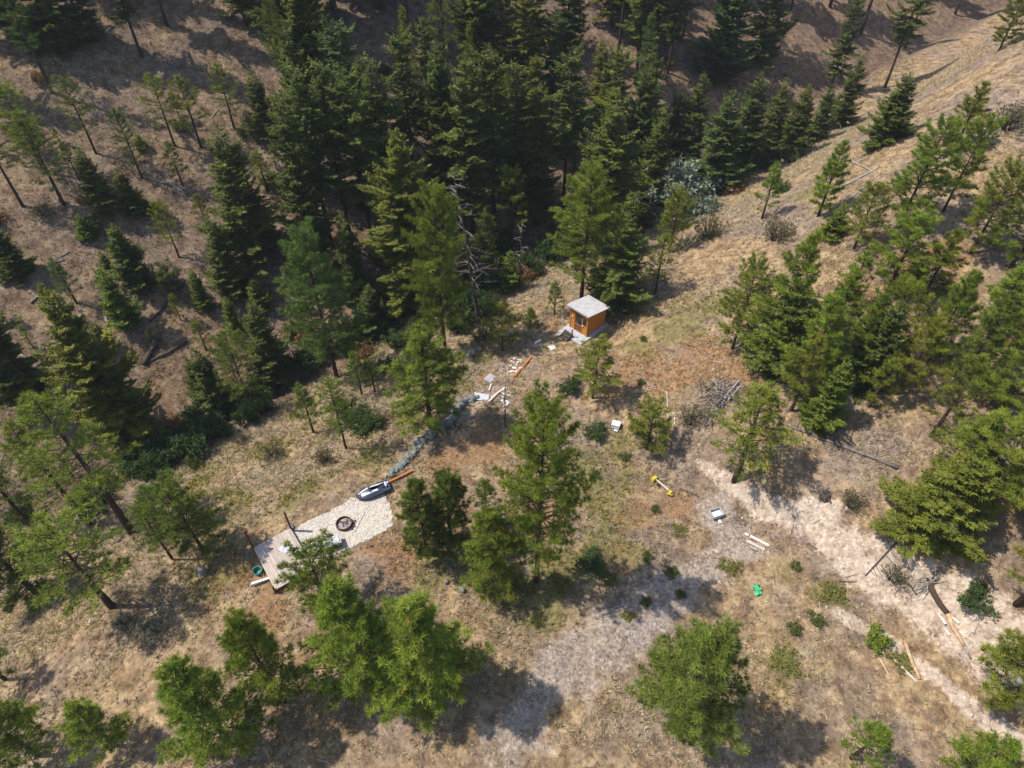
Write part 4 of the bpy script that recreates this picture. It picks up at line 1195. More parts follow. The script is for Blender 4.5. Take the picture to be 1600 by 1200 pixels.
# ------------------------------------------------------------------ cedar cabin
def cabin():
    C0 = on_level(916, 526, 0.14)
    rz = R(45)
    o = thing('cabin', (C0.x, C0.y, 0.0), 'small orange cedar cabin with grey lean-to roof and glazed door', 'cabin', rz)
    W, D_ = 2.55, 2.05                 # along the right-hand wall, along the door wall
    zt = lambda x: 2.48 - 0.20 * x     # wall height over the platform, falling to the back
    b0 = 0.14
    MB().box((W / 2 - 0.45, D_ / 2 - 0.02, 0.0), (W + 1.55, D_ + 0.72, 0.28), bev=0.012).build('platform', M['slab'], o)
    core = MB()
    t_ = 0.06
    v = [(t_, t_, b0), (W - t_, t_, b0), (W - t_, D_ - t_, b0), (t_, D_ - t_, b0)]
    top = [(p[0], p[1], zt(p[0]) + b0 - 0.02) for p in v]
    core.add(v + top, [(0, 3, 2, 1), (4, 5, 6, 7), (0, 1, 5, 4), (1, 2, 6, 5), (2, 3, 7, 6), (3, 0, 4, 7)])
    core.build('wall_core', M['cedar_dark'], o)
    bh, gap = 0.142, 0.010
    def boards(off, a0, a1, axis, ztop, z0=b0):
        z = z0
        while z < ztop - 0.03:
            h = min(bh, ztop - z)
            e1 = a1
            if axis == 'x':
                e1 = min(a1, (2.48 + b0 - (z + h)) / 0.20)     # the board ends under the sloping roof
                if e1 - a0 < 0.1: break
            c = ((a0 + e1) / 2, off, z + h / 2) if axis == 'x' else (off, (a0 + e1) / 2, z + h / 2)
            s = (e1 - a0, 0.05, h - gap) if axis == 'x' else (0.05, e1 - a0, h - gap)
            MB().box(c, s, bev=0.007).build('board', M['cedar'], o)
            z += bh
    boards(0.025, 0.02, W - 0.02, 'x', zt(0) + b0)              # right-hand wall
    boards(D_ - 0.025, 0.02, W - 0.02, 'x', zt(0) + b0)         # far wall
    boards(W - 0.025, 0.06, D_ - 0.06, 'y', zt(W) + b0)         # back wall
    dy0, dy1 = 0.62, 1.50                                       # door opening
    boards(0.025, dy1 + 0.05, D_ - 0.06, 'y', zt(0) + b0)
    boards(0.025, 0.06, dy0 - 0.05, 'y', b0 + 1.06)
    boards(0.025, 0.06, dy0 - 0.05, 'y', zt(0) + b0, b0 + 1.92)
    boards(0.025, dy0 - 0.04, dy1 + 0.04, 'y', zt(0) + b0, b0 + 2.08)
    w = MB().box((0.012, (0.06 + dy0 - 0.05) / 2, b0 + 1.49), (0.03, dy0 - 0.20, 0.76)).build('window', M['glass'], o)
    f = MB()
    yc, hw = (0.06 + dy0 - 0.05) / 2, (dy0 - 0.13) / 2
    f.box((-0.006, yc - hw, b0 + 1.49), (0.05, 0.05, 0.86)); f.box((-0.006, yc + hw, b0 + 1.49), (0.05, 0.05, 0.86))
    f.box((-0.004, yc, b0 + 1.90), (0.046, 2 * hw, 0.05)); f.box((-0.004, yc, b0 + 1.08), (0.046, 2 * hw, 0.05))
    f.build('frame', M['cedar'], w)
    dyc, dw = (dy0 + dy1) / 2, dy1 - dy0
    d = MB().box((0.03, dyc, b0 + 1.0), (0.04, dw - 0.03, 1.98), bev=0.008).build('door', M['cedar_dark'], o)
    MB().box((0.004, dyc, b0 + 1.38), (0.02, dw - 0.26, 1.0)).build('pane', M['glass'], d)
    MB().box((-0.01, dyc, b0 + 0.83), (0.04, dw - 0.06, 0.10), bev=0.006).build('crossbar', M['beam'], d)
    MB().tube([(-0.03, dy0 + 0.10, b0 + 0.95), (-0.07, dy0 + 0.10, b0 + 1.0), (-0.07, dy0 + 0.10, b0 + 1.18), (-0.03, dy0 + 0.10, b0 + 1.23)], 0.014, 6).build('handle', M['darkplastic'], d)
    fr = MB()
    fr.box((0.0, dy0 - 0.015, b0 + 1.02), (0.07, 0.06, 2.04)); fr.box((0.0, dy1 + 0.015, b0 + 1.02), (0.07, 0.06, 2.04)); fr.box((0.0, dyc, b0 + 2.045), (0.068, dw - 0.035, 0.05))
    fr.build('door_frame', M['cedar'], o)
    for x_, y_ in ((0, 0), (W, 0), (W, D_), (0, D_)):
        MB().box((x_ + (0.01 if x_ == 0 else -0.01), y_ + (0.01 if y_ == 0 else -0.01), b0 + zt(x_) / 2 - 0.02), (0.10, 0.10, zt(x_) - 0.04), bev=0.006).build('corner_trim', M['cedar'], o)
    for yy in (dy0 - 0.10, D_ - 0.25):
        l = MB().box((-0.04, yy, b0 + 1.0 + (0.45 if yy > 1 else 0)), (0.08, 0.09, 0.12), bev=0.012)
        l.build('wall_lamp', M['white'], o)
    ov = 0.30
    sl = math.atan(0.20)
    rl = (W + 2 * ov) / math.cos(sl)
    xm = W / 2
    r = MB().box((xm, D_ / 2, b0 + zt(xm) + 0.085), (rl, D_ + 2 * ov, 0.06), tilt=(0, sl)).build('roof', M['roofing'], o)
    npan = 4
    for k in range(npan):                                       # lapped roofing strips
        yy = -ov + (D_ + 2 * ov) * (k + 0.5) / npan
        MB().box((xm, yy, b0 + zt(xm) + 0.126 + 0.005 * (k % 2)), (rl + 0.02, (D_ + 2 * ov) / npan + 0.03, 0.012), tilt=(0, sl)).build('roofing_strip', M['roofing'], r)
    for xx in (-ov, W + ov):
        MB().box((xx, D_ / 2, b0 + zt(xx) + 0.05), (0.035, D_ + 2 * ov - 0.02, 0.14)).build('fascia', M['slab'], r)
    return o
cabin()
cx_, cy_ = on_level(916, 526, 0)[:2]
def cab(x, y, z=0):                     # a point in the cabin's own frame
    c, s = math.cos(R(45)), math.sin(R(45))
    return Vector((cx_ + x * c - y * s, cy_ + x * s + y * c, z))

st = thing('wooden_steps', cab(-1.55, 1.25, hz(*cab(-1.55, 1.25)[:2])), 'dark weathered wooden steps at the left front of the cabin platform', 'steps', R(44))
for s in (-0.42, 0.42):
    MB().box((0.12, s, 0.22), (0.95, 0.07, 0.24), tilt=(0, R(-24))).build('stringer', M['darkwood'], st)
for k in range(3):
    MB().box((-0.22 + 0.30 * k, 0, 0.14 + 0.15 * k), (0.27, 0.98, 0.045), bev=0.006).build('tread', M['darkwood'], st)
MB().box((0.45, -0.42, 0.55), (0.08, 0.08, 0.95)).build('post', M['darkwood'], st)
p = cab(-1.75, 1.9); p.z = hz(p.x, p.y)
MB_ = MB().box((0, 0, 0.14), (0.62, 0.30, 0.06), bev=0.01, tilt=(0.2, 0.1))
o = thing('board_scrap', p, 'pale scrap board lying left of the dark wooden steps', 'board', 0.3); MB_.build('panel', M['palewood'], o)
MB().box((0.05, 0.1, 0.06), (0.5, 0.08, 0.10)).build('batten', M['darkwood'], o)

def slab(name, px, py, s, m, label, cat, rz=0.0, tilt=(0, 0), lift=0.05, extra=None):
    p = ground_at(px, py)
    o = thing(name, p, label, cat, rz)
    MB().box((0, 0, s[2] / 2 + lift), s, tilt=tilt, bev=min(s) * 0.12).build('panel', M[m], o)
    if extra:
        for c, s2, mm, nm in extra: MB().box(c, s2, bev=min(s2) * 0.1).build(nm, M[mm], o)
    return o
slab('white_sheet', 863, 544, (0.62, 0.55, 0.06), 'white', 'small white panel lying below the cabin steps', 'panel', 0.5, (0.1, 0.1), 0.04, [((0.0, 0.0, 0.02), (0.5, 0.08, 0.05), 'palewood', 'batten')])
slab('white_sheet', 841, 534, (0.85, 0.22, 0.05), 'white', 'narrow whitish plank on the slope left of the cabin steps', 'panel', 0.7, (0.05, 0), 0.04, [((-0.3, 0.0, 0.02), (0.08, 0.2, 0.05), 'palewood', 'batten')])
slab('white_sheet', 909, 535, (0.4, 0.3, 0.05), 'white', 'tiny white sheet in front of the cabin door', 'panel', 0.2, (0.1, 0), 0.04, [((0.0, 0.0, 0.02), (0.3, 0.06, 0.05), 'palewood', 'batten')])

# ------------------------------------------------------------------ deck, posts and fire pad
def deck():
    ax = (DK1 - DK0); ay = (DK2 - DK0)
    wd, ln = ax.length, ay.length
    rz = math.atan2(ax.y, ax.x)
    o = thing('deck', (DK0.x, DK0.y, DECK_Z), 'bleached wooden plank deck at the left end of the gravel pad', 'deck', rz)
    npl = 20
    w = wd / npl
    r = random.Random(12)
    for k in range(npl):
        c = r.uniform(0.82, 1.12)
        MB().box((w * (k + 0.5), -ln / 2 + r.uniform(-.015, .015), -0.02 + r.uniform(-.003, .003)), (w - 0.016, ln + 0.06, 0.038), bev=0.004, colr=(c, c * r.uniform(0.94, 1.0), c * r.uniform(0.88, 1.0))).build('plank', M['deck'], o)
    for yy in (-0.12, -ln / 3, -2 * ln / 3, -ln + 0.12):
        MB().box((wd / 2, yy, -0.12), (wd - 0.06, 0.05, 0.15)).build('joist', M['darkwood'], o)
    for xx in (0.06, wd - 0.06):
        for yy in (-0.14, -ln / 2, -ln + 0.14):
            MB().box((xx, yy, -0.42), (0.12, 0.10, 0.60)).build('footing', M['slab'], o)
    for xx, yy, h in ((-0.01, 0.0, 2.16), (wd + 0.01, 0.0, 1.98), (-0.03, -ln + 0.02, 0.42)):
        MB().box((xx, yy, h / 2 - 0.22), (0.135, 0.135, h + 0.44), bev=0.01).build('post', M['post'], o)
    MB().box((0.55, -1.9, 0.03), (0.50, 0.62, 0.05), rz=0.25, bev=0.01)
    return o, rz, wd, ln
dk, dk_rz, dk_w, dk_l = deck()
c, s = math.cos(dk_rz), math.sin(dk_rz)
def on_deck(x, y, z=0.0): return Vector((DK0.x + x * c - y * s, DK0.y + x * s + y * c, DECK_Z + z))
o = thing('sheet_board', on_deck(1.75, -1.35), 'small pale sheet lying on the deck planks', 'board', dk_rz + 0.4)
MB().box((0, 0, 0.03), (0.55, 0.7, 0.03), bev=0.004).build('panel', M['greymetal'], o); MB().box((0, 0.2, 0.05), (0.5, 0.05, 0.02)).build('batten', M['white'], o)
p = ground_at(404, 895)
o = thing('plastic_tub', p, 'teal plastic tub beside the deck edge', 'tub', 0.6)
tb = MB()
for k in range(10):
    a0, a1 = 2 * math.pi * k / 10, 2 * math.pi * (k + 1) / 10
    tb.add([(0.26 * math.cos(a0), 0.26 * math.sin(a0), 0), (0.26 * math.cos(a1), 0.26 * math.sin(a1), 0), (0.33 * math.cos(a1), 0.33 * math.sin(a1), 0.34), (0.33 * math.cos(a0), 0.33 * math.sin(a0), 0.34),
            (0.29 * math.cos(a1), 0.29 * math.sin(a1), 0.34), (0.29 * math.cos(a0), 0.29 * math.sin(a0), 0.34), (0.24 * math.cos(a1), 0.24 * math.sin(a1), 0.05), (0.24 * math.cos(a0), 0.24 * math.sin(a0), 0.05)],
           [(0, 1, 2, 3), (3, 2, 4, 5), (5, 4, 6, 7)])
tb.add([(0.25 * math.cos(2 * math.pi * k / 10), 0.25 * math.sin(2 * math.pi * k / 10), 0.04) for k in range(10)], [tuple(range(10))])
tb.build('tub', M['teal'], o); MB().tube([(0.32 * math.cos(a), 0.32 * math.sin(a), 0.345) for a in np.linspace(0, 6.2832, 17)], 0.02, 5, cap=False).build('rim', M['teal'], o)
p = ground_at(405, 912)
o = thing('pale_beam', p, 'short pale beam jutting out from under the deck', 'beam', math.atan2(0.4, 1.0))
MB().box((0.15, 0, 0.26), (1.2, 0.16, 0.14), bev=0.012).build('timber', M['white'], o); MB().box((0.55, 0, 0.10), (0.2, 0.2, 0.2), bev=0.01).build('block', M['darkwood'], o)

def stick_thing(name, a, b_, r0, r1, mname, label, cat, lift=0.06, wob=0.03, branches=0, seed=1, blen=0.8, sides=7, mat_b=None):
    """a pole, log or fallen trunk lying on the ground from pixel a to pixel b"""
    A, B = ground_at(*a), ground_at(*b_)
    rng = random.Random(seed)
    o = thing(name, A, label, cat)
    n = 7
    L = (B - A).length
    pts = []
    side = (B - A).cross(Vector((0, 0, 1))).normalized()
    for k in range(n):
        q = A.lerp(B, k / (n - 1)) + side * (rng.uniform(-1, 1) * wob * L * 0.3)
        r_ = r0 + (r1 - r0) * k / (n - 1)
        zz = max(hz(q.x, q.y), A.z + (B.z - A.z) * k / (n - 1) - 0.1)
        pts.append(Vector((q.x, q.y, zz + r_ * 0.7 + lift * 0.3)) - A)
    mb = MB(); mb.tube(pts, [r0 + (r1 - r0) * k / (n - 1) for k in range(n)], sides)
    mb.build('trunk', M[mname], o, smooth=True)
    d = (B - A).normalized()
    for k in range(branches):
        f = rng.uniform(0.15, 0.97)
        i = min(n - 2, int(f * (n - 1))); q = pts[i].lerp(pts[i + 1], f * (n - 1) - i)
        sd_ = rng.choice((-1, 1))
        dv = (side * sd_ * rng.uniform(0.5, 1) + d * rng.uniform(0.0, 0.6) + Vector((0, 0, rng.uniform(-0.1, 0.55)))).normalized()
        l = blen * rng.uniform(0.4, 1.2)
        m1 = q + dv * l * 0.55 + Vector((rng.uniform(-.1, .1), rng.uniform(-.1, .1), 0.0)) * l
        e = q + dv * l + Vector((0, 0, -0.12 * l))
        for w_ in (m1, e):
            gz = hz(A.x + w_.x, A.y + w_.y) - A.z + 0.03
            if w_.z < gz: w_.z = gz
        bb = MB(); bb.tube([q, m1, e], [r1 * 0.35 + 0.012, 0.016, 0.007], 4)
        if rng.random() < 0.6:
            e2 = m1 + (dv + side * rng.uniform(-.8, .8)) * l * 0.4
            bb.tube([m1, e2], [0.012, 0.006], 3)
        bb.build('branch', M[mat_b or mname], o)
    return o

stick_thing('pole', (396, 908), (372, 948), 0.035, 0.025, 'palewood', 'thin pale pole lying in orange grass below the deck', 'pole')
stick_thing('steel_rod', (571, 800), (555, 832), 0.022, 0.022, 'darkwood', 'thin dark rod lying on the gravel right of the fire ring', 'rod', wob=0.0)

# fire ring
p = on_level(538, 820, 0.035)
o = thing('fire_ring', p, 'rusty round fire ring with ash in the middle of the gravel pad', 'fire ring')
rg = MB()
nseg = 28
for k in range(nseg):
    a0, a1 = 2 * math.pi * k / nseg, 2 * math.pi * (k + 1) / nseg
    P4 = []
    for a_ in (a0, a1):
        for r_, z_ in ((0.57, -0.03), (0.58, 0.27), (0.52, 0.27), (0.51, -0.03)): P4.append((r_ * math.cos(a_), r_ * math.sin(a_), z_))
    rg.add(P4, [(0, 4, 5, 1), (1, 5, 6, 2), (2, 6, 7, 3)])
rg.build('ring', M['steel'], o, smooth=False)
am = MB(); rr = random.Random(3)
vv = [(0, 0, 0.10)]; ff = []
for r_ in (0.25, 0.5):
    for k in range(14): vv.append((r_ * math.cos(k * 0.4488), r_ * math.sin(k * 0.4488), 0.05 + rr.uniform(0, 0.08)))
for k in range(14):
    j = (k + 1) % 14
    ff += [(0, 1 + k, 1 + j), (1 + k, 15 + k, 15 + j, 1 + j)]
am.add(vv, ff); am.build('ash_bed', M['ash'], o, smooth=True)
for k in range(7):
    a_ = rr.uniform(0, 6.28); l = rr.uniform(0.25, 0.5); c0 = Vector((rr.uniform(-.22, .22), rr.uniform(-.22, .22), 0.15))
    dv = Vector((math.cos(a_), math.sin(a_), rr.uniform(-.1, .2)))
    MB().tube([c0 - dv * l / 2, c0 + dv * l / 2], [0.045, 0.035], 6).build('charred_log', M['darkwood'] if k % 2 else M['ash'], o)
for k, (dx, dy, w_) in enumerate(((0.66, 0.12, .10), (0.68, -0.12, .12), (0.60, -0.36, .10), (0.74, 0.30, .08))):
    mb = MB().box((dx, dy, 0.06), (w_ * 1.6, w_ * 1.2, 0.13), rz=k * 0.9, bev=0.02); mb.build('firewood', M['darkwood'], o)

# grey lidded box
p = on_level(520, 853, 0.03)
o = thing('storage_box', p, 'pale grey lidded storage box on the near edge of the gravel pad', 'storage box', R(26))
MB().box((0, 0, 0.27), (1.18, 0.66, 0.50), bev=0.02).build('body', M['darkplastic'], o)
ld = MB().box((0, 0, 0.56), (1.28, 0.76, 0.075), bev=0.015).build('lid', M['greymetal'], o)
MB().box((0.55, 0, 0.605), (0.03, 0.70, 0.02)).build('seam', M['darkplastic'], ld)
MB().box((0, -0.39, 0.50), (0.16, 0.03, 0.10), bev=0.006).build('latch', M['greymetal'], o)
p = on_level(492, 862, 0.03)
o = thing('storage_box', p, 'pale box half hidden by the round pine next to the grey storage box', 'storage box', R(26))
MB().box((0, 0, 0.2), (0.7, 0.55, 0.36), bev=0.02).build('body', M['greymetal'], o); MB().box((0, 0, 0.41), (0.78, 0.62, 0.06), bev=0.012).build('lid', M['white'], o)

# small boat
def boat():
    F_, B_ = on_level(560, 781, 0.0), on_level(607, 762, 0.0)
    rz = math.atan2(F_.y - B_.y, F_.x - B_.x)
    c_ = (F_ + B_) / 2
    o = thing('small_boat', (c_.x, c_.y, hz(c_.x, c_.y) + 0.03), 'small dark navy boat with silver stripes and open black cockpit', 'boat', rz)
    L, n = 2.55, 15
    hull, dkm = MB(), MB()
    rows = []
    for k in range(n):
        s_ = k / (n - 1); x_ = -L / 2 + L * s_
        w_ = 0.50 * (1 - max(0, (s_ - 0.55) / 0.45) ** 2.4 * 0.80) * (0.90 + 0.10 * min(1, s_ / 0.2))
        keel = 0.02 + 0.20 * max(0, (s_ - 0.6) / 0.4) ** 2
        gun = 0.40 + 0.06 * s_
        top = gun + (0.20 * math.sin(math.pi * min(1, max(0, (s_ - 0.10) / 0.78))) if s_ > 0.1 else 0)
        rows.append([(x_, -w_ * 0.62, keel), (x_, -w_ * 0.96, keel + 0.16), (x_, -w_, gun), (x_, -w_ * 0.60, gun + (top - gun) * 0.75), (x_, -w_ * 0.30, top), (x_, 0, top + 0.02), (x_, w_ * 0.30, top), (x_, w_ * 0.60, gun + (top - gun) * 0.75), (x_, w_, gun), (x_, w_ * 0.96, keel + 0.16), (x_, w_ * 0.62, keel)])
    nr = 11
    for k in range(n - 1):
        for j in range(nr):
            q = (j + 1) % nr
            cockpit = 1 <= k <= 7 and j in (4, 5)
            if cockpit: continue
            quad = [rows[k][j], rows[k + 1][j], rows[k + 1][q], rows[k][q]]
            (dkm if (j == 3 and k < 13) or (j == 6 and 4 < k < 12) else hull).add(quad, [(0, 1, 2, 3)])
    hull.add(rows[0], [tuple(range(nr))]); hull.add(rows[-1], [tuple(range(nr - 1, -1, -1))])
    hull.build('hull', M['navy'], o, smooth=False)
    dkm.build('stripe', M['silver'], o)
    ck = MB(); x0, x1 = rows[1][0][0], rows[8][0][0]
    ck.box(((x0 + x1) / 2, 0, 0.26), (x1 - x0 + 0.04, 0.34, 0.04))
    for sy in (-0.165, 0.165): ck.box(((x0 + x1) / 2, sy, 0.40), (x1 - x0 + 0.02, 0.02, 0.30))
    ck.build('cockpit', M['darkplastic'], o)
    MB().box((x0 + 0.38, 0, 0.36), (0.55, 0.26, 0.16), bev=0.04).build('seat', M['darkplastic'], o)
    MB().box((x0 + 0.08, 0, 0.52), (0.10, 0.42, 0.20), bev=0.03, tilt=(0, -0.3)).build('backrest', M['silver'], o)
    MB().tube([(x1 - 0.10, -0.24, 0.70), (x1 - 0.02, -0.1, 0.72), (x1 - 0.02, 0.1, 0.72), (x1 - 0.10, 0.24, 0.70)], 0.02, 6).build('handlebar', M['darkplastic'], o)
    MB().box((x1 + 0.06, 0, 0.66), (0.04, 0.42, 0.16), tilt=(0, -0.6), bev=0.008).build('windscreen', M['darkplastic'], o)
    MB().box((-L / 2 - 0.04, 0, 0.20), (0.14, 0.36, 0.16), bev=0.03).build('outlet', M['darkplastic'], o)
boat()
# timbers
def timber(a, b_, w, h, m, label, lift=0.02):
    A, B = ground_at(*a), ground_at(*b_)
    d = B - A
    o = thing('timber', A, label, 'timber', math.atan2(d.y, d.x))
    tl = -math.atan2(d.z, math.hypot(d.x, d.y))
    L = d.length
    MB().box((L / 2 * math.cos(tl), 0, h / 2 + lift - math.sin(tl) * L / 2), (L, w, h), tilt=(0, tl), bev=0.012).build('beam', M[m], o)
    MB().box((0.2, 0, 0.0), (0.16, w * 1.7, 0.10)).build('support_block', M['darkwood'], o)
    return o
timber((604, 757), (645, 737), 0.16, 0.20, 'beam', 'orange-brown timber edging between the boat and the rock wall')
timber((803, 590), (830, 559), 0.22, 0.16, 'beam', 'rust-coloured timber lying on the white rubble left of the cabin')

# rock wall
rk = random.Random(31)
ROCKS = []
for k in range(5):
    v_, f_ = ico(2)
    g = np.random.RandomState(70 + k)
    q = v_.copy()
    for _ in range(14):                                   # planar chips give it facets
        nrm = unit(g.normal(size=3)); dd = g.uniform(0.42, 0.72)
        e_ = q @ nrm
        q = q - np.clip(e_ - dd, 0, None)[:, None] * nrm
    q = q / np.abs(q).max() * np.array([1.1, g.uniform(0.7, 0.95), g.uniform(0.55, 0.8)])
    tone = g.uniform(0.55, 1.15)
    cc = np.ones((len(q), 3)) * np.array([tone, tone * 1.04, tone * 0.98])
    ROCKS.append(fast_mesh('stone', q, f_, cc, M['stone']))
def put_rock(parent, p, s, rz, origin=Vector((0, 0, 0)), name='stone'):
    o = link(name, ROCKS[rk.randrange(5)], parent)
    o.location = p - origin
    o.rotation_euler = (rk.uniform(-.4, .4), rk.uniform(-.4, .4), rz)
    o.scale = (s, s, s)
    return o
path = [(606, 746), (618, 737), (630, 724), (643, 714), (652, 702), (658, 692), (667, 685), (679, 676), (690, 668), (701, 660), (709, 651), (714, 641), (722, 632), (731, 626), (742, 622)]
W0 = ground_at(670, 683)
rw = thing('rock_wall', W0, 'low curving wall of grey-green boulders along the terrace edge', 'rock wall')
for k, (a, b_) in enumerate(path):
    big = 1.0 if 5 <= k <= 11 else 0.75
    for j in range(10):
        a1, b1 = path[min(k + 1, len(path) - 1)]
        q_ = rk.random()
        p = ground_at(a + (a1 - a) * q_ + rk.uniform(-3, 3), b_ + (b1 - b_) * q_ + rk.uniform(-3, 3))
        sz_ = big * rk.choice((rk.uniform(0.18, 0.30), rk.uniform(0.28, 0.45), rk.uniform(0.42, 0.62)))
        put_rock(rw, p + Vector((0, 0, 0.10 + 0.16 * (j == 2))), sz_, rk.uniform(0, 6.28), W0)
rw['group'] = 'terrace edging'
del rw['group']
# loose single rocks
for px, py, s_, lab in ((697, 910, .30, 'dark rounded rock in the grass right of the foreground pines'), (722, 924, .34, 'dark jagged rock lower right of the rounded rock'), (785, 573, .22, 'grey rock in the rubble above the planks'),
                        (777, 577, .18, 'smaller grey rock left of the rubble rock'), (455, 822, .36, 'grey boulder behind the right deck post'), (746, 548, .7, 'flat grey boulder right of the tallest pine trunk'),
                        (735, 556, .5, 'pale boulder left of the flat grey boulder'), (1022, 915, .12, 'small white stone in the gravel left of the green weeds'), (305, 996, .16, 'small grey stone above the lower left pine top')):
    p = ground_at(px, py)
    o = link('rock', ROCKS[rk.randrange(5)]); o.location = p + Vector((0, 0, s_ * 0.25)); o.scale = (s_, s_, s_); o.rotation_euler = (rk.uniform(-.3, .3), 0.2, rk.uniform(0, 6))
    tag(o, lab, 'rock')

# scrap boards and rubble at the head of the wall
slab('scrap_sheet', 766, 592, (1.0, 0.75, 0.05), 'slab', 'grey scrap sheet lying at the rubble edge', 'sheet', 0.9, (0.15, 0.1), 0.06, [((0.2, 0, 0.03), (0.08, 0.7, 0.06), 'darkwood', 'batten')])
slab('scrap_sheet', 752, 622, (1.3, 0.7, 0.06), 'greymetal', 'bluish grey sheet at the upper end of the rock wall', 'sheet', -0.15, (0.2, 0.05), 0.10, [((0.5, 0, 0.05), (0.08, 0.65, 0.08), 'darkwood', 'batten')])
slab('scrap_plank', 771, 622, (1.25, 0.16, 0.07), 'palewood', 'pale plank leaning right of the bluish sheet', 'plank', 0.95, (0, 0.05), 0.08, [((-0.2, 0, 0.04), (0.1, 0.3, 0.07), 'darkwood', 'block')])
slab('scrap_plank', 776, 617, (1.35, 0.14, 0.07), 'palewood', 'second pale plank behind the leaning one', 'plank', 0.85, (0, 0.05), 0.12, [((0.3, 0, 0.05), (0.1, 0.3, 0.09), 'darkwood', 'block')])
slab('scrap_plank', 766, 606, (0.9, 0.12, 0.06), 'palewood', 'short yellowish plank below the grey scrap sheet', 'plank', 1.4, (0, 0.1), 0.08, [((0.0, 0, 0.03), (0.08, 0.25, 0.07), 'darkwood', 'block')])
stick_thing('pole', (722, 599), (744, 577), 0.06, 0.05, 'darkwood', 'dark pole lying on the pale slope left of the rubble', 'pole', wob=0.0)
RB = random.Random(8)
R0_ = ground_at(790, 605)
rb = thing('rubble_heap', R0_, 'heap of white chalky rubble chunks by the scrap boards', 'rubble heap')
for k in range(44):
    a, b_ = (RB.uniform(784, 802), RB.uniform(600, 640)) if k < 24 else (RB.uniform(795, 815), RB.uniform(558, 582))
    p = ground_at(a, b_)
    o = link('chunk', ROCKS[k % 5], rb); s_ = RB.uniform(0.08, 0.24)
    o.location = p - R0_ + Vector((0, 0, s_ * 0.2)); o.scale = (s_ * 1.3, s_, s_ * 0.7); o.rotation_euler = (0, 0, RB.uniform(0, 6))
    o.material_slots[0].link = 'OBJECT'; o.material_slots[0].material = M['chalk']

# ------------------------------------------------------------------ things in the clearing
p = ground_at(962, 667)
o = thing('white_box', p, 'white lidded box standing in grass left of the small yellow-green pine', 'box', R(-20))
MB().box((0, 0, 0.20), (0.62, 0.50, 0.40), bev=0.03).build('body', M['white'], o); MB().box((0, 0, 0.43), (0.68, 0.56, 0.07), bev=0.02).build('lid', M['white'], o)
MB().box((0.1, -0.42, 0.05), (0.3, 0.16, 0.06), bev=0.01).build('tray', M['white'], o)

p = ground_at(1119, 804)
o = thing('metal_crate', p, 'open grey crate with pale lining on the gravel edge', 'crate', R(20))
cr = MB(); cr.box((0, 0, 0.04), (0.86, 0.66, 0.05)); cr.build('floor_panel', M['greymetal'], o)
for (x_, y_, a, b_) in ((0.42, 0, 0.05, 0.66), (-0.42, 0, 0.05, 0.66), (0, 0.32, 0.79, 0.05), (0, -0.32, 0.79, 0.05)):
    MB().box((x_, y_, 0.18), (a, b_, 0.30), bev=0.008).build('side_panel', M['slab'], o)
MB().box((0.02, 0.0, 0.085), (0.62, 0.42, 0.03), bev=0.006).build('lining', M['white'], o)
slab('wood_offcut', 1124, 815, (0.20, 0.34, 0.05), 'white', 'white offcut just below the open grey crate', 'board', 0.1, (0, 0), 0.04, [((0, 0, 0.02), (0.1, 0.1, 0.05), 'palewood', 'batten')])
for px, py, l, w_, lab in ((1186, 846, 1.35, .20, 'pale weathered plank, upper of the pair on the gravel'), (1180, 853, 1.30, .22, 'grey weathered plank, lower of the pair on the gravel'), (1177, 858, 0.5, .08, 'short splinter beside the plank pair'), (1166, 836, .3, .2, 'pale broken piece above the plank pair')):
    slab('weathered_plank', px, py, (l, w_, 0.08), 'palewood' if 'pale' in lab else 'deck', lab, 'plank', R(-33), (0, 0.03), 0.05, [((l * 0.3, 0, 0.03), (0.08, w_ * 1.1, 0.06), 'darkwood', 'block')])

# crumpled bright green sheet
g = np.random.RandomState(9)
p = ground_at(1183, 923)
nn = 9
ux, uy = np.meshgrid(np.linspace(-.36, .36, nn), np.linspace(-.42, .42, nn))
ux2 = ux + g.normal(0, 0.045, ux.shape); uy2 = uy + g.normal(0, 0.045, uy.shape)
uz = 0.05 + 0.16 * g.uniform(0, 1, ux.shape) + 0.04
V = np.stack([ux2, uy2, uz], -1).reshape(-1, 3)
ii = np.arange(nn * nn).reshape(nn, nn)
keep = [(i, j) for i in range(nn - 1) for j in range(nn - 1) if not ((i < 3 and j > 5) or (i > 5 and j < 2) or (i == 4 and j < 2))]
F = np.array([[ii[i, j], ii[i, j + 1], ii[i + 1, j + 1], ii[i + 1, j]] for i, j in keep])
me = fast_mesh('sheet', V, F, np.ones((len(V), 3)), M['green'], smooth=False)
o = link('crumpled_sheet', me); o.scale = (0.85, 0.85, 0.7); o.location = p; o.rotation_euler = (0, 0, 0.3)
sm = o.modifiers.new('thick', 'SOLIDIFY'); sm.thickness = 0.02
tag(o, 'crumpled bright green plastic sheet on the gravel clearing', 'plastic sheet')

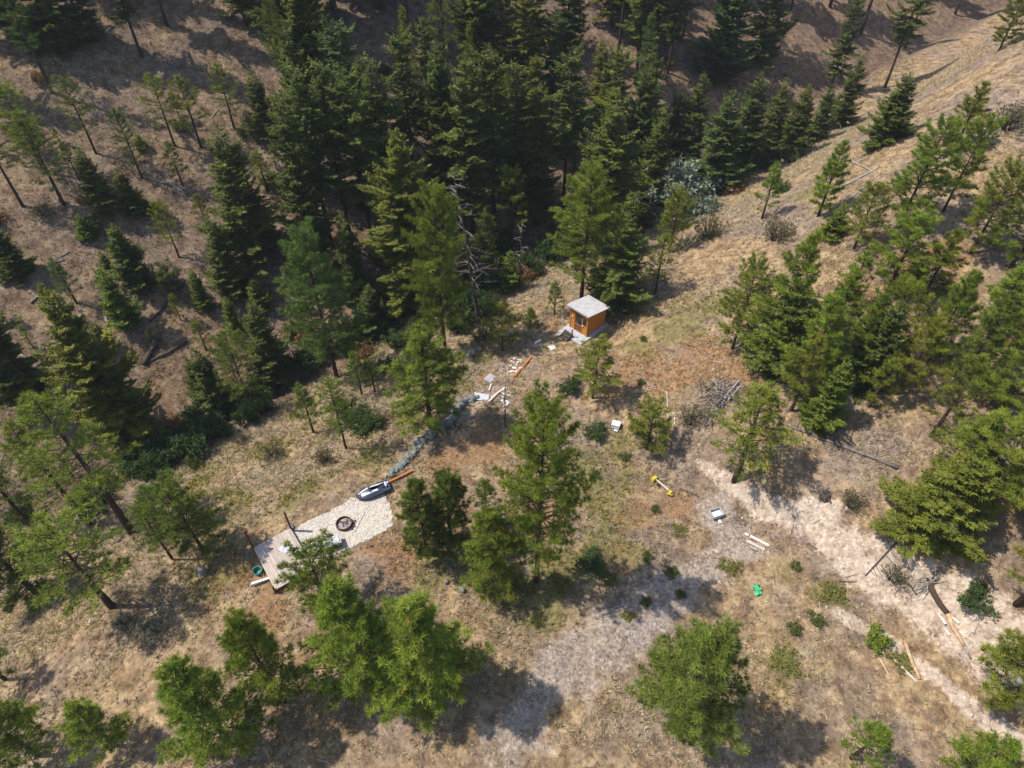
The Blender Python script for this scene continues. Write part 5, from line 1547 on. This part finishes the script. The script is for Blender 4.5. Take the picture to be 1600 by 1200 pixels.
# yellow log splitter
A, B = ground_at(1021, 750), ground_at(1049, 775)
d = B - A
o = thing('log_splitter', A, 'yellow steel log splitter lying in grass with a bare plank', 'log splitter', math.atan2(d.y, d.x))
o.scale = (1.0, 0.72, 0.8)
L = d.length
MB().box((0.05, 0, 0.28), (0.26, 0.62, 0.42), bev=0.03).build('head', M['yellow'], o)
MB().box((L * 0.45, 0.02, 0.32), (L * 0.85, 0.13, 0.13), bev=0.01).build('beam', M['yellow'], o)
MB().box((L * 0.52, -0.02, 0.42), (L * 0.62, 0.20, 0.05), bev=0.008).build('plank', M['deck'], o)
MB().box((0.42, 0.16, 0.34), (0.42, 0.16, 0.16), bev=0.03).build('engine', M['darkplastic'], o)
for s_ in (-1, 1):
    MB().box((L - 0.12, s_ * 0.15, 0.17), (0.13, 0.45, 0.10), rz=s_ * 0.9, bev=0.01).build('foot', M['yellow'], o)
MB().box((L - 0.18, 0, 0.30), (0.22, 0.24, 0.22), bev=0.02).build('end_plate', M['yellow'], o)
for s_ in (-1, 1):
    w_ = MB(); w_.tube([(0.62, s_ * 0.22 - 0.05, 0.18), (0.62, s_ * 0.22 + 0.05, 0.18)], 0.18, 12); w_.build('wheel', M['darkplastic'], o)
MB().tube([(0.30, 0.25, 0.36), (0.55, 0.62, 0.42), (0.62, 0.85, 0.40)], 0.022, 5).build('lever', M['palewood'], o)

# bin under the dense pine, ball and red scoop
p = ground_at(778, 818)
o = thing('dark_bin', p, 'dark blue-grey open bin half hidden by the dense low-branched pine', 'bin', R(8))
MB().box((0, 0, 0.05), (1.15, 0.85, 0.06)).build('floor_panel', M['darkplastic'], o)
for (x_, y_, a, b_) in ((0.56, 0, 0.06, 0.85), (-0.56, 0, 0.06, 0.85), (0, 0.41, 1.05, 0.05), (0, -0.41, 1.05, 0.05)):
    MB().box((x_, y_, 0.33), (a, b_, 0.52), bev=0.01).build('side_panel', M['navy'], o)
MB().box((0.40, 0.1, 0.30), (0.24, 0.6, 0.2), bev=0.02).build('contents', M['greymetal'], o)
p = ground_at(881, 847)
o = thing('blue_jug', p, 'bright blue plastic jug in the weeds right of the tall open pine', 'jug')
mb = MB(); mb.tube([(0, 0, 0), (0, 0, 0.03), (0, 0, 0.26), (0, 0, 0.34), (0, 0, 0.38)], [0.15, 0.18, 0.18, 0.10, 0.06], 14); mb.build('body', M['blue'], o, smooth=True)
MB().tube([(0, 0, 0.38), (0, 0, 0.42)], 0.055, 10).build('cap', M['red'], o); MB().tube([(0.16, 0, 0.12), (0.24, 0, 0.16), (0.23, 0, 0.28), (0.10, 0, 0.33)], 0.018, 6).build('handle', M['blue'], o)
A, B = ground_at(847, 874), ground_at(858, 880)
d = B - A
o = thing('red_shovel', A, 'small red-orange plastic shovel beside the tall open pine trunk', 'shovel', math.atan2(d.y, d.x))
MB().box((0.12, 0, 0.12), (0.30, 0.26, 0.05), tilt=(0, 0.1), bev=0.012).build('blade', M['red'], o); MB().tube([(0.24, 0, 0.13), (0.72, 0, 0.10)], 0.025, 6).build('shaft', M['red'], o)
MB().box((0.75, 0, 0.10), (0.05, 0.16, 0.04), bev=0.01).build('grip', M['red'], o)
p = ground_at(371, 976)
o = thing('camp_stool', p, 'small black folded camp stool next to the foreground pines', 'stool', 0.5)
MB().box((0, 0, 0.26), (0.36, 0.34, 0.03), bev=0.006).build('seat', M['darkplastic'], o)
for x_ in (-.15, .15):
    for s_ in (-1, 1): MB().tube([(x_, -0.16 * s_, 0.0), (x_, 0.16 * s_, 0.26)], 0.014, 5).build('leg', M['darkplastic'], o)

# ------------------------------------------------------------------ fallen trunks, logs, stumps, brush
stick_thing('fallen_log', (1402, 732), (1216, 658), 0.14, 0.07, 'snagwood', 'long grey fallen trunk with bare side branches across the right slope', 'fallen log', branches=26, seed=3, blen=1.7)
stick_thing('fallen_log', (1322, 252), (1364, 270), 0.12, 0.07, 'deadwood', 'grey log on the right hillside, upper of the crossed pair', 'fallen log', branches=4, seed=4)
stick_thing('fallen_log', (1316, 292), (1374, 262), 0.14, 0.08, 'deadwood', 'grey log on the right hillside, lower of the crossed pair', 'fallen log', branches=5, seed=5)
stick_thing('fallen_log', (1288, 214), (1330, 198), 0.10, 0.05, 'deadwood', 'fallen grey branches in front of the ridge corner firs', 'fallen log', branches=8, seed=6, blen=1.3)
stick_thing('fallen_log', (798, 449), (847, 419), 0.11, 0.07, 'deadwood', 'pale fallen pole on the gully rim left of the big cabin pine', 'fallen log', branches=2, seed=7)
stick_thing('fallen_log', (288, 444), (234, 505), 0.17, 0.11, 'darkwood', 'dark fallen log on the far hillside left of the narrow bright fir', 'fallen log', branches=3, seed=8)
stick_thing('fallen_log', (247, 530), (226, 572), 0.33, 0.24, 'darkwood', 'thick dark log on the far hillside right of the large olive-dark fir', 'fallen log', branches=2, seed=9)
stick_thing('fallen_log', (293, 534), (229, 570), 0.15, 0.10, 'darkwood', 'thinner dark log meeting the thick log end on the far hillside', 'fallen log', branches=4, seed=10)
stick_thing('fallen_log', (30, 552), (76, 588), 0.11, 0.07, 'deadwood', 'pale slim log on the far hillside at left above the tall pines', 'fallen log', branches=2, seed=11)
stick_thing('fallen_log', (262, 284), (292, 306), 0.14, 0.10, 'deadwood', 'pale fallen log under the dark thin pine on the far hillside', 'fallen log', branches=1, seed=12)
stick_thing('fallen_log', (165, 490), (169, 512), 0.14, 0.12, 'deadwood', 'short pale log beside the bright small fir at left', 'fallen log', branches=1, seed=13)
stick_thing('fallen_log', (48, 474), (62, 462), 0.12, 0.10, 'deadwood', 'short pale stick log beside the tiny bright fir', 'fallen log', branches=1, seed=14)
stick_thing('fallen_log', (425, 222), (456, 224), 0.08, 0.04, 'deadwood', 'pale dead branch on the far hillside next to the wood', 'fallen log', branches=7, seed=15, blen=1.2)
stick_thing('fallen_log', (1400, 848), (1352, 900), 0.07, 0.04, 'darkwood', 'dark fallen limb left of the broad bright fir', 'fallen log', branches=6, seed=16)
stick_thing('fallen_log', (1398, 903), (1432, 930), 0.06, 0.035, 'darkwood', 'dark thin limb between the dead grey brush and the uprooted log', 'fallen log', branches=4, seed=17, blen=.6)
stick_thing('fallen_log', (1375, 272), (1300, 335), 0.09, 0.06, 'deadwood', 'slim grey log behind the cone-shaped pine', 'fallen log', branches=2, seed=18)
stick_thing('fallen_log', (1062, 764), (1092, 776), 0.05, 0.03, 'darkwood', 'dark stick at the upper end of the sandy bank', 'fallen log', branches=2, seed=19, blen=.5)
stick_thing('bleached_stick', (1042, 612), (1044, 656), 0.045, 0.03, 'palewood', 'bleached branch left of the brush pile, long straight one', 'stick', branches=5, seed=20, blen=.7)
stick_thing('bleached_stick', (1006, 618), (1014, 602), 0.04, 0.025, 'palewood', 'bleached twigs in the reddish meadow', 'stick', branches=5, seed=21, blen=.8)
stick_thing('bleached_stick', (1054, 652), (1054, 664), 0.05, 0.04, 'palewood', 'short bleached stick above the small yellow-green pine', 'stick', branches=1, seed=22, blen=.3)
stick_thing('bleached_stick', (1450, 432), (1470, 420), 0.04, 0.03, 'palewood', 'bleached branch litter on the right slope', 'stick', branches=8, seed=23, blen=.9)
stick_thing('bleached_stick', (1550, 968), (1552, 956), 0.04, 0.03, 'palewood', 'pale forked twig above the lower right pine', 'stick', branches=4, seed=24, blen=.6)
for k in range(7):
    rr = random.Random(50 + k)
    a = rr.uniform(95, 150); b_ = rr.uniform(378, 408)
    stick_thing('bleached_stick', (a, b_), (a + rr.uniform(-26, 26), b_ + rr.uniform(-10, 14)), 0.06, 0.03, 'deadwood', 'bleached slash branch piled on the far hillside at left', 'stick', branches=4, seed=60 + k, blen=1.1)['group'] = 'bleached slash branches on the far hillside'

# uprooted log with peeled bark
def uprooted():
    A, B = ground_at(1450, 914), ground_at(1514, 1030)
    o = thing('uprooted_log', A, 'uprooted log with tangled roots and orange peeled bark above the sandy bank', 'log')
    pts = []
    for k in range(8):
        q = A.lerp(B, k / 7); q.z = max(hz(q.x, q.y), A.lerp(B, k / 7).z - 0.1) + 0.20
        pts.append(q - A)
    MB().tube(pts[:4], [0.19, 0.18, 0.17, 0.16], 9).build('bark_section', M['bark'], o, smooth=True)
    MB().tube(pts[3:7], [0.145, 0.135, 0.12, 0.10], 9).build('peeled_section', M['peeled'], o, smooth=True)
    MB().tube(pts[6:], [0.095, 0.06], 9).build('grey_end', M['deadwood'], o, smooth=True)
    d = (B - A).normalized(); sd = d.cross(Vector((0, 0, 1))).normalized()
    r = random.Random(5)
    for k in range(34):
        a = r.uniform(0, 6.28)
        dv = (sd * math.cos(a) * 1.3 + Vector((0, 0, math.sin(a) * 0.35 + 0.12)) - d * r.uniform(-0.5, 0.7)).normalized()
        l = r.uniform(0.4, 1.25)
        e = pts[0] + dv * l; e.z = max(e.z, hz(A.x + e.x, A.y + e.y) - A.z + 0.03)
        m1 = pts[0] + dv * l * 0.5 + Vector((r.uniform(-.15, .15), r.uniform(-.15, .15), r.uniform(0, .2)))
        MB().tube([pts[0] + Vector((r.uniform(-.25, .25), r.uniform(-.25, .25), 0)), m1, e], [0.055, 0.042, 0.018], 5).build('root', M['deadwood'] if k % 3 else M['darkwood'], o)
    for k, f in enumerate((3.1, 3.6, 4.2, 5.0)):
        i = int(f); q = pts[i].lerp(pts[i + 1], f - i) + sd * (-0.30 if k % 2 else 0.26)
        q.z = hz(A.x + q.x, A.y + q.y) - A.z + 0.06
        MB().box(q, (0.75 - 0.1 * k, 0.17, 0.05), rz=math.atan2(d.y, d.x) + (0.25 if k % 2 else -0.1), bev=0.01).build('split_slab', M['palewood'], o)
uprooted()
stick_thing('peeled_pole', (1412, 1003), (1436, 1062), 0.12, 0.10, 'peeled', 'orange peeled pole at the bottom, the thick right one', 'pole', wob=0.02)
stick_thing('peeled_pole', (1366, 1016), (1392, 1062), 0.06, 0.05, 'peeled', 'slim peeled pole at the bottom next to the white sand', 'pole', wob=0.02)
stick_thing('peeled_pole', (1388, 1022), (1432, 1066), 0.06, 0.05, 'palewood', 'pale split pole at the bottom between two peeled poles', 'pole', wob=0.02)

# brush pile
bp0 = ground_at(1128, 625)
o = thing('brush_pile', bp0, 'grey brush pile of logs and branches in the meadow right of the cabin', 'brush pile')
r = random.Random(17)
def pile_stick(a, l, az, rad, m, name, z=0.1, lift=0.0):
    p = ground_at(*a) - bp0
    dv = Vector((math.cos(az), math.sin(az), r.uniform(-0.04, 0.12) + lift)) * l
    e = p + dv
    e.z = max(e.z, hz(bp0.x + e.x, bp0.y + e.y) - bp0.z + 0.05)
    MB().tube([p + Vector((0, 0, z)), p.lerp(e, 0.5) + Vector((r.uniform(-.06, .06), r.uniform(-.06, .06), z + 0.03)), e + Vector((0, 0, z))], [rad, rad * 0.9, rad * 0.6], 6).build(name, M[m], o)
for k, (a, l, az, rad) in enumerate((((1130, 628), 2.1, 0.80, .12), ((1136, 630), 2.0, 0.75, .10), ((1125, 630), 1.9, 1.25, .09), ((1112, 640), 1.6, 0.7, .08), ((1104, 655), 1.8, 0.9, .08))):
    pile_stick(a, l * 0.85, az, rad * 0.85, 'deadwood' if k < 2 else 'snagwood', 'log', 0.36)
for k in range(230):
    a = (r.gauss(1126, 17), r.gauss(617, 10)) if k < 165 else (r.gauss(1110, 11), r.gauss(647, 10))
    pile_stick(a, r.uniform(0.35, 1.1), r.uniform(0, 6.28), r.uniform(0.018, 0.05), r.choice(['deadwood', 'snagwood', 'darkwood'] if k % 5 == 0 else ['deadwood', 'snagwood', 'snagwood', 'darkwood']), 'stick', r.uniform(0.05, 0.50))
# stumps
for px, py, h, r_, mm, lab in ((999, 369, 1.3, .20, 'beam', 'reddish broken stump left below the silvery bushes'), (318, 896, .75, .26, 'deadwood', 'grey stump at the foot of the short-trunked pine'), (1290, 775, .3, .3, 'darkwood', 'low dark stump above the sandy bank')):
    p = ground_at(px, py)
    o = thing('stump', p, lab, 'stump')
    mb = MB(); mb.tube([(0, 0, -0.2), (0, 0, 0.1), (0.02, 0.01, h * 0.6), (0.03, 0, h)], [r_ * 1.4, r_ * 1.1, r_, r_ * 0.8], 9); mb.build('trunk', M[mm], o)
    for k in range(4):
        a = k * 1.6 + 0.3
        MB().tube([(0, 0, 0.10), (r_ * 2.0 * math.cos(a), r_ * 2.0 * math.sin(a), -0.08)], [r_ * 0.5, r_ * 0.15], 5).build('root', M[mm], o)

# standing dead trees
def snag(bx, by, ty, lean, r0, n, label, seed, blen=2.0, low=0.3):
    p = ground_at(bx, by); h = top_height(p, ty)
    r = random.Random(seed)
    o = thing('dead_tree', p, label, 'dead tree')
    pts = [Vector((lean[0] * (k / 8) ** 1.3 + r.uniform(-.06, .06) * (k > 0), lean[1] * (k / 8), -0.3 * (k == 0) + h * k / 8)) for k in range(9)]
    MB().tube(pts, [r0 * (1 - 0.9 * k / 8) for k in range(9)], 7).build('trunk', M['darkwood'], o, smooth=True)
    for k in range(n):
        f = r.uniform(low, 0.98) * 8; i = min(7, int(f)); q = pts[i].lerp(pts[i + 1], f - i)
        a = r.uniform(0, 6.28); l = blen * (1.15 - f / 8) * r.uniform(0.5, 1.2) + 0.3
        dv = Vector((math.cos(a), math.sin(a), r.uniform(-0.15, 0.35)))
        e = q + dv * l + Vector((0, 0, -0.35 * l * r.random()))
        m1 = q + dv * l * 0.55
        bb = MB(); bb.tube([q, m1, e], [0.05, 0.034, 0.010], 4)
        for _ in range(2):
            bb.tube([m1, m1 + (dv + Vector((r.uniform(-.8, .8), r.uniform(-.8, .8), r.uniform(-.5, .2)))) * l * 0.4], [0.022, 0.008], 3)
        bb.build('branch', M['snagwood'], o)
    return o
snag(748, 512, 268, (-1.6, 0.3), 0.25, 60, 'tall grey dead snag with bare curved branches beside the tallest pale pine', 2, 2.6)
snag(790, 668, 572, (0, 0), 0.07, 16, 'thin dead sapling trunk right of the scrap boards', 4, 0.6)
snag(690, 300, 120, (0.3, 0), 0.18, 30, 'thin bare snag deep in the wood above the huge olive fir', 6, 1.6)
snag(812, 452, 340, (0.2, 0), 0.12, 22, 'grey dead stem in the gully shade right of centre', 7, 1.0)
snag(1538, 760, 630, (0.6, 0.4), 0.07, 16, 'bare grey dead stem poking through the big pale bluish pine', 8, 1.3)

# ------------------------------------------------------------------ look-alikes get their order from left to right
seen = {}
for o in list(col.objects):
    if o.parent is None and o.get('label'): seen.setdefault(o['label'], []).append(o)
bpy.context.view_layer.update()
ORD = ['leftmost', 'second', 'third', 'fourth', 'fifth', 'sixth', 'seventh']
for lab, os_ in seen.items():
    if len(os_) > 1:
        for k, o in enumerate(sorted(os_, key=lambda q: to_pixel(*q.location)[0])):
            o['label'] = ORD[min(k, 6)] + ' ' + lab

# ------------------------------------------------------------------ thin summer haze
hb = MB().box((0, 100, 45), (378, 334, 130))
hm = bpy.data.materials.new('summer_haze'); hm.use_nodes = True
ht = hm.node_tree
ht.nodes.clear()
ho = ht.nodes.new('ShaderNodeOutputMaterial'); hv = ht.nodes.new('ShaderNodeVolumePrincipled')
hv.inputs['Color'].default_value = (0.80, 0.87, 1.0, 1); hv.inputs['Density'].default_value = 0.00018
ht.links.new(hv.outputs[0], ho.inputs['Volume'])
tag(hb.build('haze', hm), 'thin pale summer haze over the valley', 'haze', kind='stuff')
